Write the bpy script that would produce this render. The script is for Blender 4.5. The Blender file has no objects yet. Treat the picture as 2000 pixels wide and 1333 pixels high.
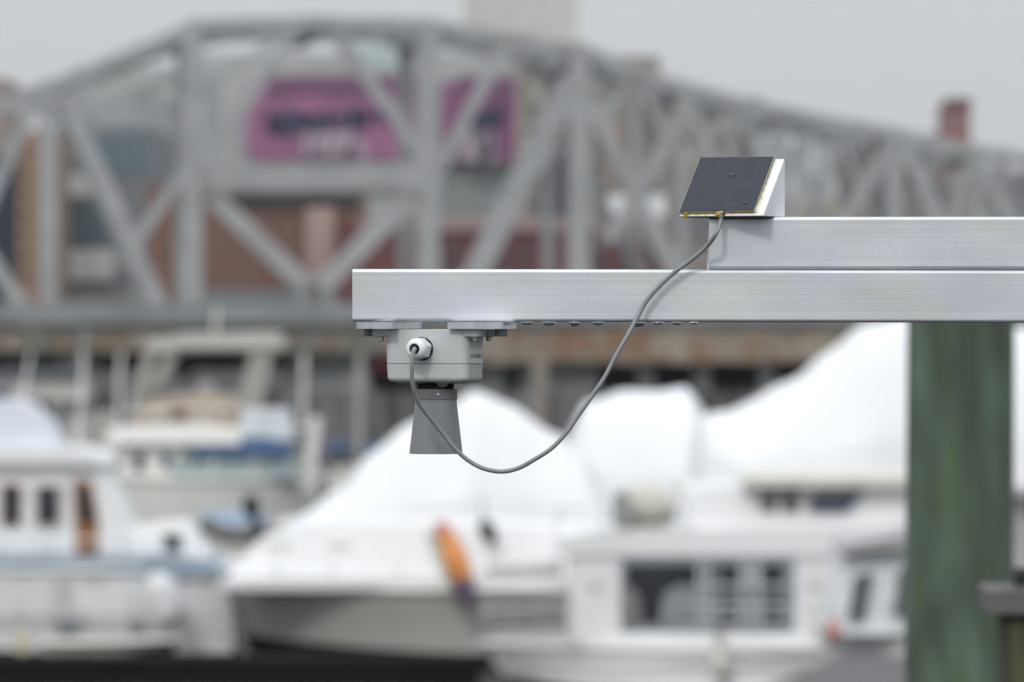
import bpy, bmesh, math, random
from mathutils import Vector, Matrix, noise
random.seed(7)
R = math.radians
S = bpy.context.scene
COL = S.collection

# ------------------------------------------------------------------ camera, sky, sun, exposure
CZ = 6.0          # eye height above the water
FD = 5.5          # focus distance (front of the aluminium tube)
K = 9e-5          # metres per photo pixel and per metre of distance (200 mm lens, 36 mm wide)
HY = 600          # photo row of the horizon
cam = bpy.data.cameras.new('camera'); co = bpy.data.objects.new('camera', cam); COL.objects.link(co)
co.location = (0, 0, CZ); co.rotation_euler = (R(90), 0, 0)
cam.lens = 200; cam.sensor_width = 36; cam.shift_y = -(666.5 - HY) / 2000
cam.clip_start = 0.1; cam.clip_end = 6000
cam.dof.use_dof = True; cam.dof.focus_distance = FD - 0.01; cam.dof.aperture_fstop = 10.2; cam.dof.aperture_blades = 0
S.camera = co

W = bpy.data.worlds.new('World'); S.world = W; W.use_nodes = True
nt = W.node_tree; nt.nodes.clear()
def N(t, **k):
    n = nt.nodes.new(t)
    for a, b in k.items(): setattr(n, a, b)
    return n
out = N('ShaderNodeOutputWorld'); bg = N('ShaderNodeBackground')
tc = N('ShaderNodeTexCoord'); sep = N('ShaderNodeSeparateXYZ')
nt.links.new(tc.outputs['Generated'], sep.inputs[0])
# overcast luminance rises from horizon to zenith as 1 + 2 sin(elevation)
m1 = N('ShaderNodeMath', operation='MAXIMUM'); m1.inputs[1].default_value = 0
m2 = N('ShaderNodeMath', operation='MULTIPLY_ADD'); m2.inputs[1].default_value = 2.0; m2.inputs[2].default_value = 1.0
nt.links.new(sep.outputs['Z'], m1.inputs[0]); nt.links.new(m1.outputs[0], m2.inputs[0])
nz = N('ShaderNodeTexNoise'); nz.inputs['Scale'].default_value = 2.6; nz.inputs['Detail'].default_value = 3
nt.links.new(tc.outputs['Generated'], nz.inputs['Vector'])
mr = N('ShaderNodeMapRange'); mr.inputs[1].default_value = .3; mr.inputs[2].default_value = .7; mr.inputs[3].default_value = .94; mr.inputs[4].default_value = 1.06
nt.links.new(nz.outputs[0], mr.inputs[0])
m3 = N('ShaderNodeMath', operation='MULTIPLY'); nt.links.new(m2.outputs[0], m3.inputs[0]); nt.links.new(mr.outputs[0], m3.inputs[1])
vs = N('ShaderNodeVectorMath', operation='SCALE'); vs.inputs[0].default_value = (.565, .585, .612)
nt.links.new(m3.outputs[0], vs.inputs['Scale'])
sky = N('ShaderNodeTexSky', sky_type='NISHITA'); sky.sun_disc = False
sky.sun_elevation = R(48); sky.sun_rotation = R(205); sky.air_density = 1.5; sky.dust_density = 6
sk = N('ShaderNodeVectorMath', operation='SCALE'); sk.inputs['Scale'].default_value = 0.1
nt.links.new(sky.outputs[0], sk.inputs[0])
mx = N('ShaderNodeMixRGB'); mx.inputs[0].default_value = .94
nt.links.new(sk.outputs[0], mx.inputs[1]); nt.links.new(vs.outputs[0], mx.inputs[2])
nt.links.new(mx.outputs[0], bg.inputs[0]); bg.inputs[1].default_value = 1.0
nt.links.new(bg.outputs[0], out.inputs[0])

sl = bpy.data.lights.new('sun', 'SUN'); sl.energy = 1.1; sl.angle = R(9); sl.color = (1, .975, .94)
so = bpy.data.objects.new('sun', sl); COL.objects.link(so)
so.rotation_euler = Vector((.25, .75, -.65)).to_track_quat('-Z', 'Y').to_euler()
S.view_settings.view_transform = 'Standard'; S.view_settings.look = 'None'
S.view_settings.exposure = 0.0; S.view_settings.gamma = 1.0; S.view_settings.use_curve_mapping = False

# ------------------------------------------------------------------ helpers
def P(px, py, D):                       # photo position at a distance -> point in the world
    return Vector(((px - 1000) * K * D, D, CZ - (py - HY) * K * D))
MATS = {}
def mat(name, col, rough=.5, metal=0., var=.12, scale=3., bump=0., bscale=40., stretch=None, spec=None, trans=0., ior=None, dirt=None):
    if name in MATS: return MATS[name]
    m = bpy.data.materials.new(name); m.use_nodes = True; t = m.node_tree
    b = t.nodes['Principled BSDF']
    b.inputs['Roughness'].default_value = rough; b.inputs['Metallic'].default_value = metal
    if spec is not None: b.inputs['Specular IOR Level'].default_value = spec
    if trans: b.inputs['Transmission Weight'].default_value = trans
    if ior: b.inputs['IOR'].default_value = ior
    tcn = t.nodes.new('ShaderNodeTexCoord'); mp = t.nodes.new('ShaderNodeMapping')
    if stretch: mp.inputs['Scale'].default_value = stretch
    t.links.new(tcn.outputs['Object'], mp.inputs[0])
    n = t.nodes.new('ShaderNodeTexNoise'); n.inputs['Scale'].default_value = scale; n.inputs['Detail'].default_value = 6
    t.links.new(mp.outputs[0], n.inputs['Vector'])
    rp = t.nodes.new('ShaderNodeMapRange'); rp.inputs[1].default_value = .3; rp.inputs[2].default_value = .7
    rp.inputs[3].default_value = 1 - var; rp.inputs[4].default_value = 1 + var
    t.links.new(n.outputs[0], rp.inputs[0])
    sc = t.nodes.new('ShaderNodeVectorMath'); sc.operation = 'SCALE'; sc.inputs[0].default_value = col
    t.links.new(rp.outputs[0], sc.inputs['Scale'])
    last = sc.outputs[0]
    if dirt:
        n2 = t.nodes.new('ShaderNodeTexNoise'); n2.inputs['Scale'].default_value = dirt[1]; n2.inputs['Detail'].default_value = 5
        t.links.new(mp.outputs[0], n2.inputs['Vector'])
        r2 = t.nodes.new('ShaderNodeMapRange'); r2.inputs[1].default_value = dirt[2]; r2.inputs[2].default_value = dirt[2] + .08
        t.links.new(n2.outputs[0], r2.inputs[0])
        mm = t.nodes.new('ShaderNodeMixRGB'); mm.inputs[2].default_value = (*dirt[0], 1)
        t.links.new(r2.outputs[0], mm.inputs[0]); t.links.new(last, mm.inputs[1]); last = mm.outputs[0]
    t.links.new(last, b.inputs['Base Color'])
    if bump:
        n3 = t.nodes.new('ShaderNodeTexNoise'); n3.inputs['Scale'].default_value = bscale; n3.inputs['Detail'].default_value = 4
        t.links.new(mp.outputs[0], n3.inputs['Vector'])
        bp = t.nodes.new('ShaderNodeBump'); bp.inputs['Strength'].default_value = 1; bp.inputs['Distance'].default_value = bump
        t.links.new(n3.outputs[0], bp.inputs['Height']); t.links.new(bp.outputs[0], b.inputs['Normal'])
    MATS[name] = m; return m

def tag(o, label=None, cat=None, group=None, kind=None):
    if label: o['label'] = label
    if cat: o['category'] = cat
    if group: o['group'] = group
    if kind: o['kind'] = kind
    return o
def thing(name, loc, label, cat, group=None):
    o = bpy.data.objects.new(name, None); COL.objects.link(o); o.location = loc
    o.empty_display_size = .1
    return tag(o, label, cat, group)
def origin(o):
    v = Vector((0, 0, 0))
    while o is not None: v += o.location; o = o.parent
    return v
def obj(name, bm, m, parent=None, smooth=False, loc=None, label=None):
    """link a bmesh given in world coordinates as one object"""
    o_ = origin(parent) if parent is not None else (Vector(loc) if loc is not None else Vector((0, 0, 0)))
    bmesh.ops.translate(bm, verts=bm.verts, vec=-o_)
    bmesh.ops.recalc_face_normals(bm, faces=bm.faces)
    me = bpy.data.meshes.new(name); bm.to_mesh(me); bm.free()
    for q in (m if isinstance(m, (list, tuple)) else [m]): me.materials.append(q)
    if smooth:
        for p in me.polygons: p.use_smooth = True
        if smooth != 'all':
            try: me.set_sharp_from_angle(angle=R(smooth if smooth is not True else 40))
            except Exception: pass
    o = bpy.data.objects.new(name, me); COL.objects.link(o)
    if smooth and smooth != 'all':
        wn = o.modifiers.new('weighted_normal', 'WEIGHTED_NORMAL'); wn.keep_sharp = True; wn.weight = 100
    if parent is not None: o.parent = parent
    elif loc is not None: o.location = loc
    if label: o['label'] = label
    return o
def NB(): return bmesh.new()
def box(bm, a, b, bev=0):
    x0, y0, z0 = a; x1, y1, z1 = b
    r = bmesh.ops.create_cube(bm, size=1)
    for v in r['verts']:
        v.co = Vector(((x0 + x1) / 2 + v.co.x * (x1 - x0), (y0 + y1) / 2 + v.co.y * (y1 - y0), (z0 + z1) / 2 + v.co.z * (z1 - z0)))
    if bev:
        es = list({e for v in r['verts'] for e in v.link_edges})
        bmesh.ops.bevel(bm, geom=es, offset=bev, segments=2, affect='EDGES', profile=.5)
    return bm
def bar(bm, a, b, w, h=None, up=(0, 1, 0)):
    """rectangular bar from a to b; w across in the picture plane, h in depth"""
    a, b = Vector(a), Vector(b); h = h or w; d = (b - a)
    L = d.length; d.normalize(); u = Vector(up); s = d.cross(u)
    if s.length < 1e-4: s = d.cross(Vector((1, 0, 0)))
    s.normalize(); u = s.cross(d).normalized()
    vs = [bm.verts.new(p + s * (i * w / 2) + u * (j * h / 2)) for p in (a, b) for i, j in ((-1, -1), (1, -1), (1, 1), (-1, 1))]
    for f in ((0, 1, 2, 3), (7, 6, 5, 4), (0, 4, 5, 1), (1, 5, 6, 2), (2, 6, 7, 3), (3, 7, 4, 0)):
        bm.faces.new([vs[i] for i in f])
    return bm
def rings(bm, rs, cap0=True, cap1=True, closed=True):
    R_ = [[bm.verts.new(p) for p in r] for r in rs]
    n = len(R_[0])
    for a, b in zip(R_, R_[1:]):
        for i in range(n if closed else n - 1):
            bm.faces.new((a[i], a[(i + 1) % n], b[(i + 1) % n], b[i]))
    if cap0: bm.faces.new(R_[0])
    if cap1: bm.faces.new(R_[-1])
    return bm
def lathe(bm, c, prof, n=40, axis=Vector((0, 0, 1)), cap0=True, cap1=True, hexf=None):
    axis = axis.normalized(); s = axis.orthogonal().normalized(); t = axis.cross(s)
    rs = []
    for r, z in prof:
        rs.append([Vector(c) + axis * z + s * (r * math.cos(2 * math.pi * i / n)) + t * (r * math.sin(2 * math.pi * i / n)) for i in range(n)])
    return rings(bm, rs, cap0, cap1)
def tube(bm, pts, r, n=14):
    pts = [Vector(p) for p in pts]; rs = []; s = None
    for i, p in enumerate(pts):
        d = (pts[min(i + 1, len(pts) - 1)] - pts[max(i - 1, 0)]).normalized()
        s = (d.orthogonal() if s is None else s - d * s.dot(d)).normalized(); t = d.cross(s)
        rr = r(i / (len(pts) - 1)) if callable(r) else r
        rs.append([p + s * (rr * math.cos(2 * math.pi * k / n)) + t * (rr * math.sin(2 * math.pi * k / n)) for k in range(n)])
    return rings(bm, rs)
def spline(pts, k=8):
    pts = [Vector(p) for p in pts]; P_ = [pts[0] * 2 - pts[1]] + pts + [pts[-1] * 2 - pts[-2]]; o = []
    for i in range(1, len(P_) - 2):
        a, b, c, d = P_[i - 1:i + 3]
        for j in range(k):
            t = j / k
            o.append(.5 * ((2 * b) + (c - a) * t + (2 * a - 5 * b + 4 * c - d) * t * t + (3 * b - a - 3 * c + d) * t ** 3))
    o.append(pts[-1]); return o
def prism(bm, pts, D, depth, taper=0):
    """outline given in photo positions at distance D, given real depth away from the viewer; taper narrows its top"""
    w = [P(x, y, D) for x, y in pts]
    z0 = min(p.z for p in w); z1 = max(p.z for p in w)
    f = []; b = []
    for p in w:
        k = taper * (p.z - z0) / max(z1 - z0, 1e-6)
        f.append(bm.verts.new((p.x, D + k, p.z))); b.append(bm.verts.new((p.x, D + depth - k, p.z)))
    n = len(w); bm.faces.new(f); bm.faces.new(b[::-1])
    for i in range(n): bm.faces.new((f[i], b[i], b[(i + 1) % n], f[(i + 1) % n]))
    return bm
def pbox(bm, x0, y0, x1, y1, D, depth, bev=0):
    a = P(x0, y1, D); b = P(x1, y0, D)
    return box(bm, (a.x, D, a.z), (b.x, D + depth, b.z), bev)
def ellipsoid(bm, c, r, n=16, m=10):
    k = bmesh.ops.create_uvsphere(bm, u_segments=n, v_segments=m, radius=1)
    for v in k['verts']: v.co = Vector(c) + Vector((v.co.x * r[0], v.co.y * r[1], v.co.z * r[2]))
    return bm

# ------------------------------------------------------------------ materials
def brushed():
    m = bpy.data.materials.new('brushed_aluminium'); m.use_nodes = True; t = m.node_tree; L = t.links.new
    b = t.nodes['Principled BSDF']; b.inputs['Metallic'].default_value = .60
    tcn = t.nodes.new('ShaderNodeTexCoord')
    def nz(scale, st, det=4):
        mp = t.nodes.new('ShaderNodeMapping'); mp.inputs['Scale'].default_value = st; L(tcn.outputs['Object'], mp.inputs[0])
        n = t.nodes.new('ShaderNodeTexNoise'); n.inputs['Scale'].default_value = scale; n.inputs['Detail'].default_value = det; L(mp.outputs[0], n.inputs['Vector']); return n.outputs[0]
    def rng(s, a, b_, c, d):
        r = t.nodes.new('ShaderNodeMapRange'); r.inputs[1].default_value = a; r.inputs[2].default_value = b_; r.inputs[3].default_value = c; r.inputs[4].default_value = d; L(s, r.inputs[0]); return r.outputs[0]
    def mul(a, b_):
        r = t.nodes.new('ShaderNodeMath'); r.operation = 'MULTIPLY'; L(a, r.inputs[0]); L(b_, r.inputs[1]); return r.outputs[0]
    lines = rng(nz(420, (.004, .3, 1), 3), .3, .7, .93, 1.045)      # extrusion lines along the tube
    blot = rng(nz(9, (1, 1, 2.2), 5), .3, .7, .90, 1.06)             # water stains
    fine = rng(nz(260, (1, 1, 1), 3), .3, .7, .975, 1.02)
    vv = mul(mul(lines, blot), fine)
    specks = rng(nz(420, (1, 1, .7), 2), .735, .79, 1, .6)            # pits
    streak = rng(nz(110, (1.8, 1, .14), 1), .79, .83, 1, .8)       # short scratches
    vv = mul(mul(vv, specks), streak)
    mixc = t.nodes.new('ShaderNodeMixRGB'); mixc.inputs[1].default_value = (.66, .675, .672, 1); mixc.inputs[2].default_value = (.635, .66, .715, 1)
    L(rng(nz(14, (1, 1, 1.5), 3), .4, .6, 0, 1), mixc.inputs[0])
    sc = t.nodes.new('ShaderNodeVectorMath'); sc.operation = 'SCALE'; L(mixc.outputs[0], sc.inputs[0]); L(vv, sc.inputs['Scale'])
    L(sc.outputs[0], b.inputs['Base Color']); L(rng(nz(11, (1, 1, 3)), .3, .7, .46, .60), b.inputs['Roughness'])
    bp = t.nodes.new('ShaderNodeBump'); bp.inputs['Strength'].default_value = .5; bp.inputs['Distance'].default_value = .00012
    L(nz(420, (.004, .3, 1), 3), bp.inputs['Height']); L(bp.outputs[0], b.inputs['Normal'])
    return m
M_al = brushed()
M_plate = mat('cut_aluminium', (.66, .68, .71), .22, 1., .16, 60, .0001, 300, (1, 1, .1))
M_box = mat('grey_abs', (.515, .538, .53), .42, 0, .045, 25, .00002, 900, dirt=((.42, .43, .40), 60, .70))
M_gland = mat('white_nylon', (.76, .76, .80), .38, 0, .04, 60)
M_black = mat('black_plastic', (.012, .012, .013), .45, 0, .1, 60)
M_horn = mat('grey_pvc', (.19, .203, .215), .42, 0, .07, 30, .00003, 700, dirt=((.20, .21, .22), 130, .70))
M_cable = mat('cable_jacket', (.20, .215, .22), .42, 0, .08, 150)
M_steel = mat('weathered_bolt', (.42, .41, .37), .38, .8, .2, 200)
M_dark_steel = mat('dark_bolt', (.16, .165, .18), .5, .6, .15, 200)
M_print = mat('white_print_plastic', (.71, .71, .735), .55, 0, .025, 30, .00006, 2400, (.05, .05, 1))
M_resin = mat('olive_resin', (.24, .23, .13), .3, 0, .25, 120)
M_cell = mat('solar_cell', (.024, .028, .040), .5, 0, .12, 60, spec=.3, dirt=((.042, .048, .062), 90, .62))
M_glue = mat('yellowed_glue', (.60, .59, .44), .3, 0, .2, 160)
M_glue_d = mat('amber_glue', (.34, .26, .06), .25, 0, .25, 200)
M_sticker = mat('worn_sticker', (.68, .69, .66), .4, 0, .05, 90)
M_ink = mat('grey_ink', (.10, .10, .11), .5, 0, .3, 400)
M_water = mat('clear_water', (1, 1, 1), .02, 0, 0, 1, trans=1., ior=1.33)

# ================================================================== LARGE STRUCTURE
# water
bm = NB(); vs_ = [bm.verts.new(v) for v in ((-900, -60, 0), (900, -60, 0), (900, 345, 0), (-900, 345, 0))]; bm.faces.new(vs_)
w = obj('water', bm, mat('harbour_water', (.008, .011, .012), .09, 0, .3, .4, .35, 1.3, ior=1.33), None); tag(w, kind='structure')
bm = NB(); box(bm, (-1500, 330, -3), (1500, 2600, 2.2))
g = obj('ground', bm, mat('city_ground', (.13, .13, .12), .9, 0, .2, .05)); tag(g, kind='structure')
M_granite = mat('quay_granite', (.12, .12, .125), .85, 0, .3, .5, .02, 3)
q = thing('quay_wall', (0, 329.2, 0), 'long dark granite quay wall behind the moored boats and under the bridge', 'wall')
for i in range(9):
    for j in range(2):
        bm = NB(); a = -90 + i * 20 + (10 if j else 0)
        box(bm, (a + .06, 328.6 + .03 * ((i * 7 + j * 3) % 3), -1 + j * 1.75), (a + 19.94, 329.95, .71 + j * 1.75)); obj('stone_block', bm, M_granite, q)

# ---- buildings across the water
def building(name, label, rect, D, depth, m, wins=(), extra=(), cat='building', group=None):
    x0, y0, x1, y1 = rect
    c = P((x0 + x1) / 2, y1, D); zb = 1.9
    root = thing(name, (c.x, D, zb), label, cat, group)
    a = P(x0, y0, D); b = P(x1, y0, D)
    bm = NB(); box(bm, (a.x, D, zb), (b.x, D + depth, a.z)); obj('wall', bm, m, root)
    for (r, mm, nm) in extra:
        bm = NB(); pbox(bm, *r, D - .35, .6); obj(nm, bm, mm, root)
    for (r, nx, ny, fx, fy, mm) in wins:
        wx = (r[2] - r[0]) / nx; wy = (r[3] - r[1]) / ny
        for i in range(nx):
            for j in range(ny):
                xx = r[0] + wx * (i + .5); yy = r[1] + wy * (j + .5)
                bm = NB(); pbox(bm, xx - wx * fx / 2, yy - wy * fy / 2, xx + wx * fx / 2, yy + wy * fy / 2, D - .12, .2)
                obj('window', bm, mm, root)
    return root
c_ = lambda n, c, **k: mat(n, c, .85, 0, .15, .06, **k)
G_teal = mat('teal_glass', (.10, .15, .17), .3, 0, .1, .2); G_dark = mat('dark_window', (.035, .04, .045), .25, 0, .2, .3)
building('dark_building', 'very dark navy building at the far left behind the bridge diagonals', (-90, 300, 38, 640), 400, 22, c_('navy_wall', (.018, .026, .045)), [((-80, 330, 30, 560), 4, 6, .6, .5, G_dark)])
building('brick_building', 'narrow orange brick building just left of the leftmost tall bridge post', (36, 255, 90, 640), 398, 20, c_('orange_brick', (.25, .17, .115)), [((40, 280, 64, 560), 1, 7, .45, .4, G_dark)])
M_conc = c_('pale_concrete', (.30, .315, .32)); M_wht = c_('white_panel', (.66, .68, .69))
building('office_building', 'grey office building with teal glass strips and white spandrels between them', (110, 250, 300, 640), 420, 30, c_('grey_cladding', (.16, .17, .18)),
         [((132, 398, 214, 482), 3, 1, .9, .95, G_teal), ((190, 262, 290, 345), 4, 1, .9, .95, G_teal)],
         [((128, 338, 216, 384), M_wht, 'spandrel'), ((122, 488, 222, 548), M_wht, 'spandrel'), ((105, 566, 300, 640), M_conc, 'plinth')])
building('white_building', 'light grey stepped building behind the upper left truss panel', (140, 130, 400, 420), 520, 30, c_('light_wall', (.40, .41, .41)),
         [((160, 190, 390, 330), 6, 4, .45, .5, c_('slate_window', (.2, .22, .24)))])
M_brick = c_('brown_brick', (.15, .083, .062))
building('brick_warehouse', 'long brown brick warehouse seen beneath the bridge portal', (285, 360, 700, 640), 380, 25, M_brick,
         [((520, 405, 600, 600), 2, 4, .3, .45, c_('dull_brick', (.12, .07, .06)))],
         [((450, 374, 700, 404), c_('dark_fascia', (.035, .034, .034)), 'fascia'), ((598, 395, 652, 640), c_('pink_stone', (.33, .24, .22)), 'pilaster'), ((395, 566, 700, 640), c_('blue_grey_plinth', (.16, .18, .19)), 'plinth')])  # fascia strip is much darker than the brick
M_mag = c_('magenta_banner', (.31, .125, .24)); M_mag2 = c_('purple_banner', (.15, .065, .125)); M_mag3 = c_('plum_banner', (.20, .07, .155)); M_navy = c_('navy_lettering', (.055, .07, .13)); M_pale = c_('pale_art', (.40, .36, .40))
ar = building('arena', 'big pale grey arena wall carrying a magenta banner behind the bridge', (380, 105, 1030, 450), 560, 60, c_('arena_wall', (.36, .37, .37)),
         [((690, 82, 800, 140), 5, 2, .8, .8, c_('mint_glass', (.45, .56, .53))), ((860, 320, 1020, 420), 5, 3, .8, .7, c_('grey_glass', (.14, .15, .155)))],
         [((383, 315, 850, 380), c_('arena_band', (.40, .40, .40)), 'band')])
def banner(rect, label, seed, sheet=None):
    x0, y0, x1, y1 = rect; D = 558
    t = thing('banner', P((x0 + x1) / 2, y1, D), label, 'banner')
    bm = NB(); n = 14
    for i in range(n):                                     # gently rippled sheet
        a = x0 + (x1 - x0) * i / n; b = x0 + (x1 - x0) * (i + 1) / n
        pa, pb = P(a, y0 + 18 * (1 - min(1, (i + .5) / n * 3)), D), P(b, y1 - 8, D)
        box(bm, (pa.x, D + .1 * math.sin(i), pb.z), (pb.x, D + .35 + .1 * math.sin(i), pa.z))
    obj('sheet', bm, sheet or M_mag, t)
    bm = NB(); pbox(bm, x0 + 40, y0, x1, y0 + 38, D - .25, .25); obj('top_band', bm, M_mag2, t)
    rnd = random.Random(seed)
    x = x0 + 45
    while x < x1 - 12:
        bm = NB(); ym = y0 + 92 - (x - x0) * .06; hgt = rnd.uniform(22, 34)
        for k in range(3):
            ax, ay = x + rnd.uniform(-9, 9), ym + rnd.uniform(-hgt, 0); bx, by = x + rnd.uniform(-9, 9), ym + rnd.uniform(0, hgt)
            bar(bm, P(ax, ay, D - .5), P(bx, by, D - .5), .6, .15)
        obj('lettering', bm, M_navy, t); x += rnd.uniform(19, 27)
    bm = NB()
    for k in range(7):
        xx = x0 + (x1 - x0) * (.36 + .05 * k); bar(bm, P(xx, y0 + rnd.uniform(105, 125), D - .9), P(xx + rnd.uniform(-14, 14), y1 - rnd.uniform(5, 15), D - .9), .6, .12)
    obj('pale_shape', bm, M_pale, t)
banner((483, 148, 812, 318), 'wide magenta banner with dark blue lettering, left of the centre bridge post', 3)
banner((862, 148, 1008, 322), 'narrow magenta and purple banner piece right of the centre bridge post', 9, M_mag3)
building('red_building', 'low dark red building behind the middle of the bridge, above the tubes', (660, 432, 1300, 640), 360, 20, c_('dark_red_wall', (.125, .045, .045)),
         [((860, 470, 1290, 560), 9, 1, .5, .9, c_('maroon_window', (.06, .045, .05)))], [((700, 425, 1300, 452), c_('pinkish_cornice', (.26, .19, .18)), 'cornice'), ((1180, 382, 1300, 428), M_wht, 'parapet')])
building('tower_block', 'faint beige high-rise tower fading into the sky above the bridge', (905, -60, 1130, 330), 900, 60, c_('beige_stone', (.55, .535, .505)),
         [((915, -50, 1120, 110), 8, 8, .5, .45, c_('pale_window', (.42, .435, .44)))])
M_bw = c_('brown_window', (.09, .085, .085))
building('tan_building', 'tan and brown mottled building with rows of windows right of the banners', (1010, 110, 1290, 640), 480, 30, c_('tan_wall', (.27, .25, .225)),
         [((1020, 125, 1280, 420), 8, 8, .5, .5, M_bw)], [((1040, 165, 1110, 205), c_('cream_panel', (.42, .40, .34)), 'panel'), ((1050, 270, 1112, 440), c_('dark_opening', (.05, .053, .06)), 'opening'), ((1175, 240, 1215, 400), c_('salmon_panel', (.36, .25, .21)), 'panel')])
building('brown_building', 'grey brown building behind the solar panel with small dark windows', (1290, 190, 1490, 640), 470, 30, c_('umber_wall', (.24, .22, .21)),
         [((1300, 220, 1480, 480), 6, 7, .42, .45, M_bw)], [((1340, 290, 1400, 420), c_('tan_panel', (.33, .29, .25)), 'panel')])
building('metal_building', 'pale grey ribbed metal building right of the solar panel', (1488, 235, 1690, 640), 450, 30, c_('pale_metal', (.40, .42, .43)), (),
         [((1500 + 42 * i, 250, 1508 + 42 * i, 390), M_wht, 'rib') for i in range(5)] + [((1490, 392, 1690, 640), c_('cream_base', (.40, .39, .33)), 'base')])
building('dark_brown_building', 'dull purple brown building between the pale metal one and the chimney', (1655, 262, 1835, 640), 440, 30, c_('plum_wall', (.19, .16, .165)), [((1665, 290, 1825, 520), 5, 5, .45, .5, M_bw)])
building('brick_chimney', 'square red brick chimney rising above the right end of the bridge', (1846, 200, 1896, 640), 430, 8, c_('chimney_brick', (.24, .135, .125)), (), [((1843, 192, 1899, 204), c_('chimney_cap', (.14, .08, .08)), 'cap')], 'chimney')
building('grey_building', 'mixed grey building at the right edge below the bridge chord', (1892, 330, 2090, 640), 460, 30, c_('mid_grey_wall', (.24, .24, .25)), [((1900, 345, 2080, 520), 5, 5, .5, .5, G_dark)])
building('distant_building', 'small reddish building at the far left edge above the truss', (-40, 152, 8, 420), 620, 20, c_('faded_brick', (.30, .24, .22)))

# ---- steel truss bridge
def bD(px):
    k = (px - 1000) * K; t = (k * 235 + 21.15) / (42.84 - 6 * k); return 235 + 6 * t
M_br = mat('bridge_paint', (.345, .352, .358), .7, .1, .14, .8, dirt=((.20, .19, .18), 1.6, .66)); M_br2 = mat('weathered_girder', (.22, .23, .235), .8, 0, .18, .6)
OFF = Vector((-1.2, 12.2, 0)); BUP = Vector((-6, 42.84, 0)).normalized()
def B(px, py, far=0): return P(px, py, bD(px)) + OFF * far
br = thing('truss_bridge', P(830, 640, bD(830)), 'long grey steel truss bridge with a tall arched centre spanning the whole picture', 'bridge')
def mem(nm, a, b, wpx, far=0, m=None, dep=None):
    bm = NB(); w_ = wpx * K * 245; bar(bm, B(*a, far), B(*b, far), w_, dep or w_ * 1.0, BUP); return obj(nm, bm, m or M_br, br)
top = [(-160, 250), (95, 172), (385, 52), (610, 44), (835, 50), (1130, 98), (1330, 172), (1530, 222), (1740, 262), (1900, 296), (2080, 322)]
BY = 612
for far in (0, 1):
    s = 1 if not far else .55
    for a, b in zip(top, top[1:]): mem('top_chord', a, b, 24 * s, far)
    for x0, x1 in zip([-160, 95, 385, 835, 1130, 1330, 1530, 1740, 1900], [95, 385, 835, 1130, 1330, 1530, 1740, 1900, 2080]):
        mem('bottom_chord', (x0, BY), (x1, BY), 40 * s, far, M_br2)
    for (x, y, w_) in ((95, 172, 30), (375, 52, 36), (835, 50, 42), (1130, 98, 40), (1330, 172, 18), (1530, 222, 18), (1745, 262, 30), (1905, 296, 22)):
        mem('vertical_post', (x, y), (x, BY), w_ * s, far)
    dg = [((70, 190), (-60, 480), 24), ((-60, 440), (70, 640), 26), ((122, 185), (322, 625), 34), ((375, 310), (240, 520), 16),
          ((572, 62), (398, 335), 20), ((660, 72), (828, 310), 26), ((990, 80), (858, 330), 24), ((1115, 160), (915, 560), 42),
          ((1150, 200), (1330, 560), 30), ((1350, 200), (1190, 470), 24), ((1330, 180), (1530, 600), 20), ((1530, 230), (1400, 520), 18),
          ((1740, 275), (1560, 600), 22), ((1762, 275), (1905, 600), 30), ((1900, 300), (2060, 600), 26), ((1890, 320), (1840, 520), 18)]
    for k, (a, b, w_) in enumerate(dg):
        if not (far and k in (4, 5, 6, 7)): mem('diagonal_brace', a, b, w_ * s, far)
    for a, b in (((1140, 300), (1230, 150)), ((1240, 150), (1330, 330)), ((1330, 330), (1430, 215)), ((1430, 215), (1530, 380)), ((1590, 250), (1545, 420)), ((1640, 262), (1700, 430)), ((1640, 262), (1590, 440)), ((1820, 300), (1800, 430)), ((1955, 320), (1985, 430)), ((1955, 320), (1925, 440)), ((1240, 150), (1240, 480)), ((1430, 215), (1430, 480)), ((385, 210), (240, 165)), ((385, 240), (110, 200)), ((110, 200), (250, 120)), ((385, 190), (560, 60)), ((250, 200), (375, 120))):
        mem('secondary_brace', a, b, 11 if far else 13, far)
    mem('portal_beam', (395, 345), (825, 345), 50 if not far else 40, far)
    if not far: mem('diagonal_brace', (415, 385), (650, 610), 36, far); mem('diagonal_brace', (800, 385), (590, 600), 36, far)
nodes = top[1:-1]
for (x, y) in nodes:
    bm = NB(); bar(bm, B(x, y + 6), B(x, y + 6, 1), .7, .9, (0, 0, 1)); obj('cross_beam', bm, M_br, br)
for a, b in zip(nodes, nodes[1:]):
    for u, v in ((0, 1), (1, 0)):
        bm = NB(); bar(bm, B(a[0], a[1] + 6, u), B(b[0], b[1] + 6, v), .4, .45, (0, 0, 1)); obj('lateral_brace', bm, M_br, br)
for x, y in ((95, 172), (385, 52), (835, 50), (1130, 98)):            # sway frames below the top chords
    for k in range(2):
        bm = NB(); bar(bm, B(x, y + 12 + 26 * k, k % 2), B(x, y + 38 + 26 * k, 1 - k % 2), .3, .3, (0, 0, 1)); obj('sway_brace', bm, M_br, br)
a, b = B(-160, 628), B(2080, 628)
bm = NB()
for i in range(20):
    p = a.lerp(b, i / 20); r_ = a.lerp(b, (i + .985) / 20)
    bm = NB(); qs = [p, r_, r_ + OFF, p + OFF]
    lo = [bm.verts.new((v.x, v.y, 4.6)) for v in qs]; hi = [bm.verts.new((v.x, v.y, 5.5)) for v in qs]
    bm.faces.new(lo); bm.faces.new(hi)
    for k in range(4): bm.faces.new((lo[k], lo[(k + 1) % 4], hi[(k + 1) % 4], hi[k]))
    obj('deck_girder', bm, M_br2, br)
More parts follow.
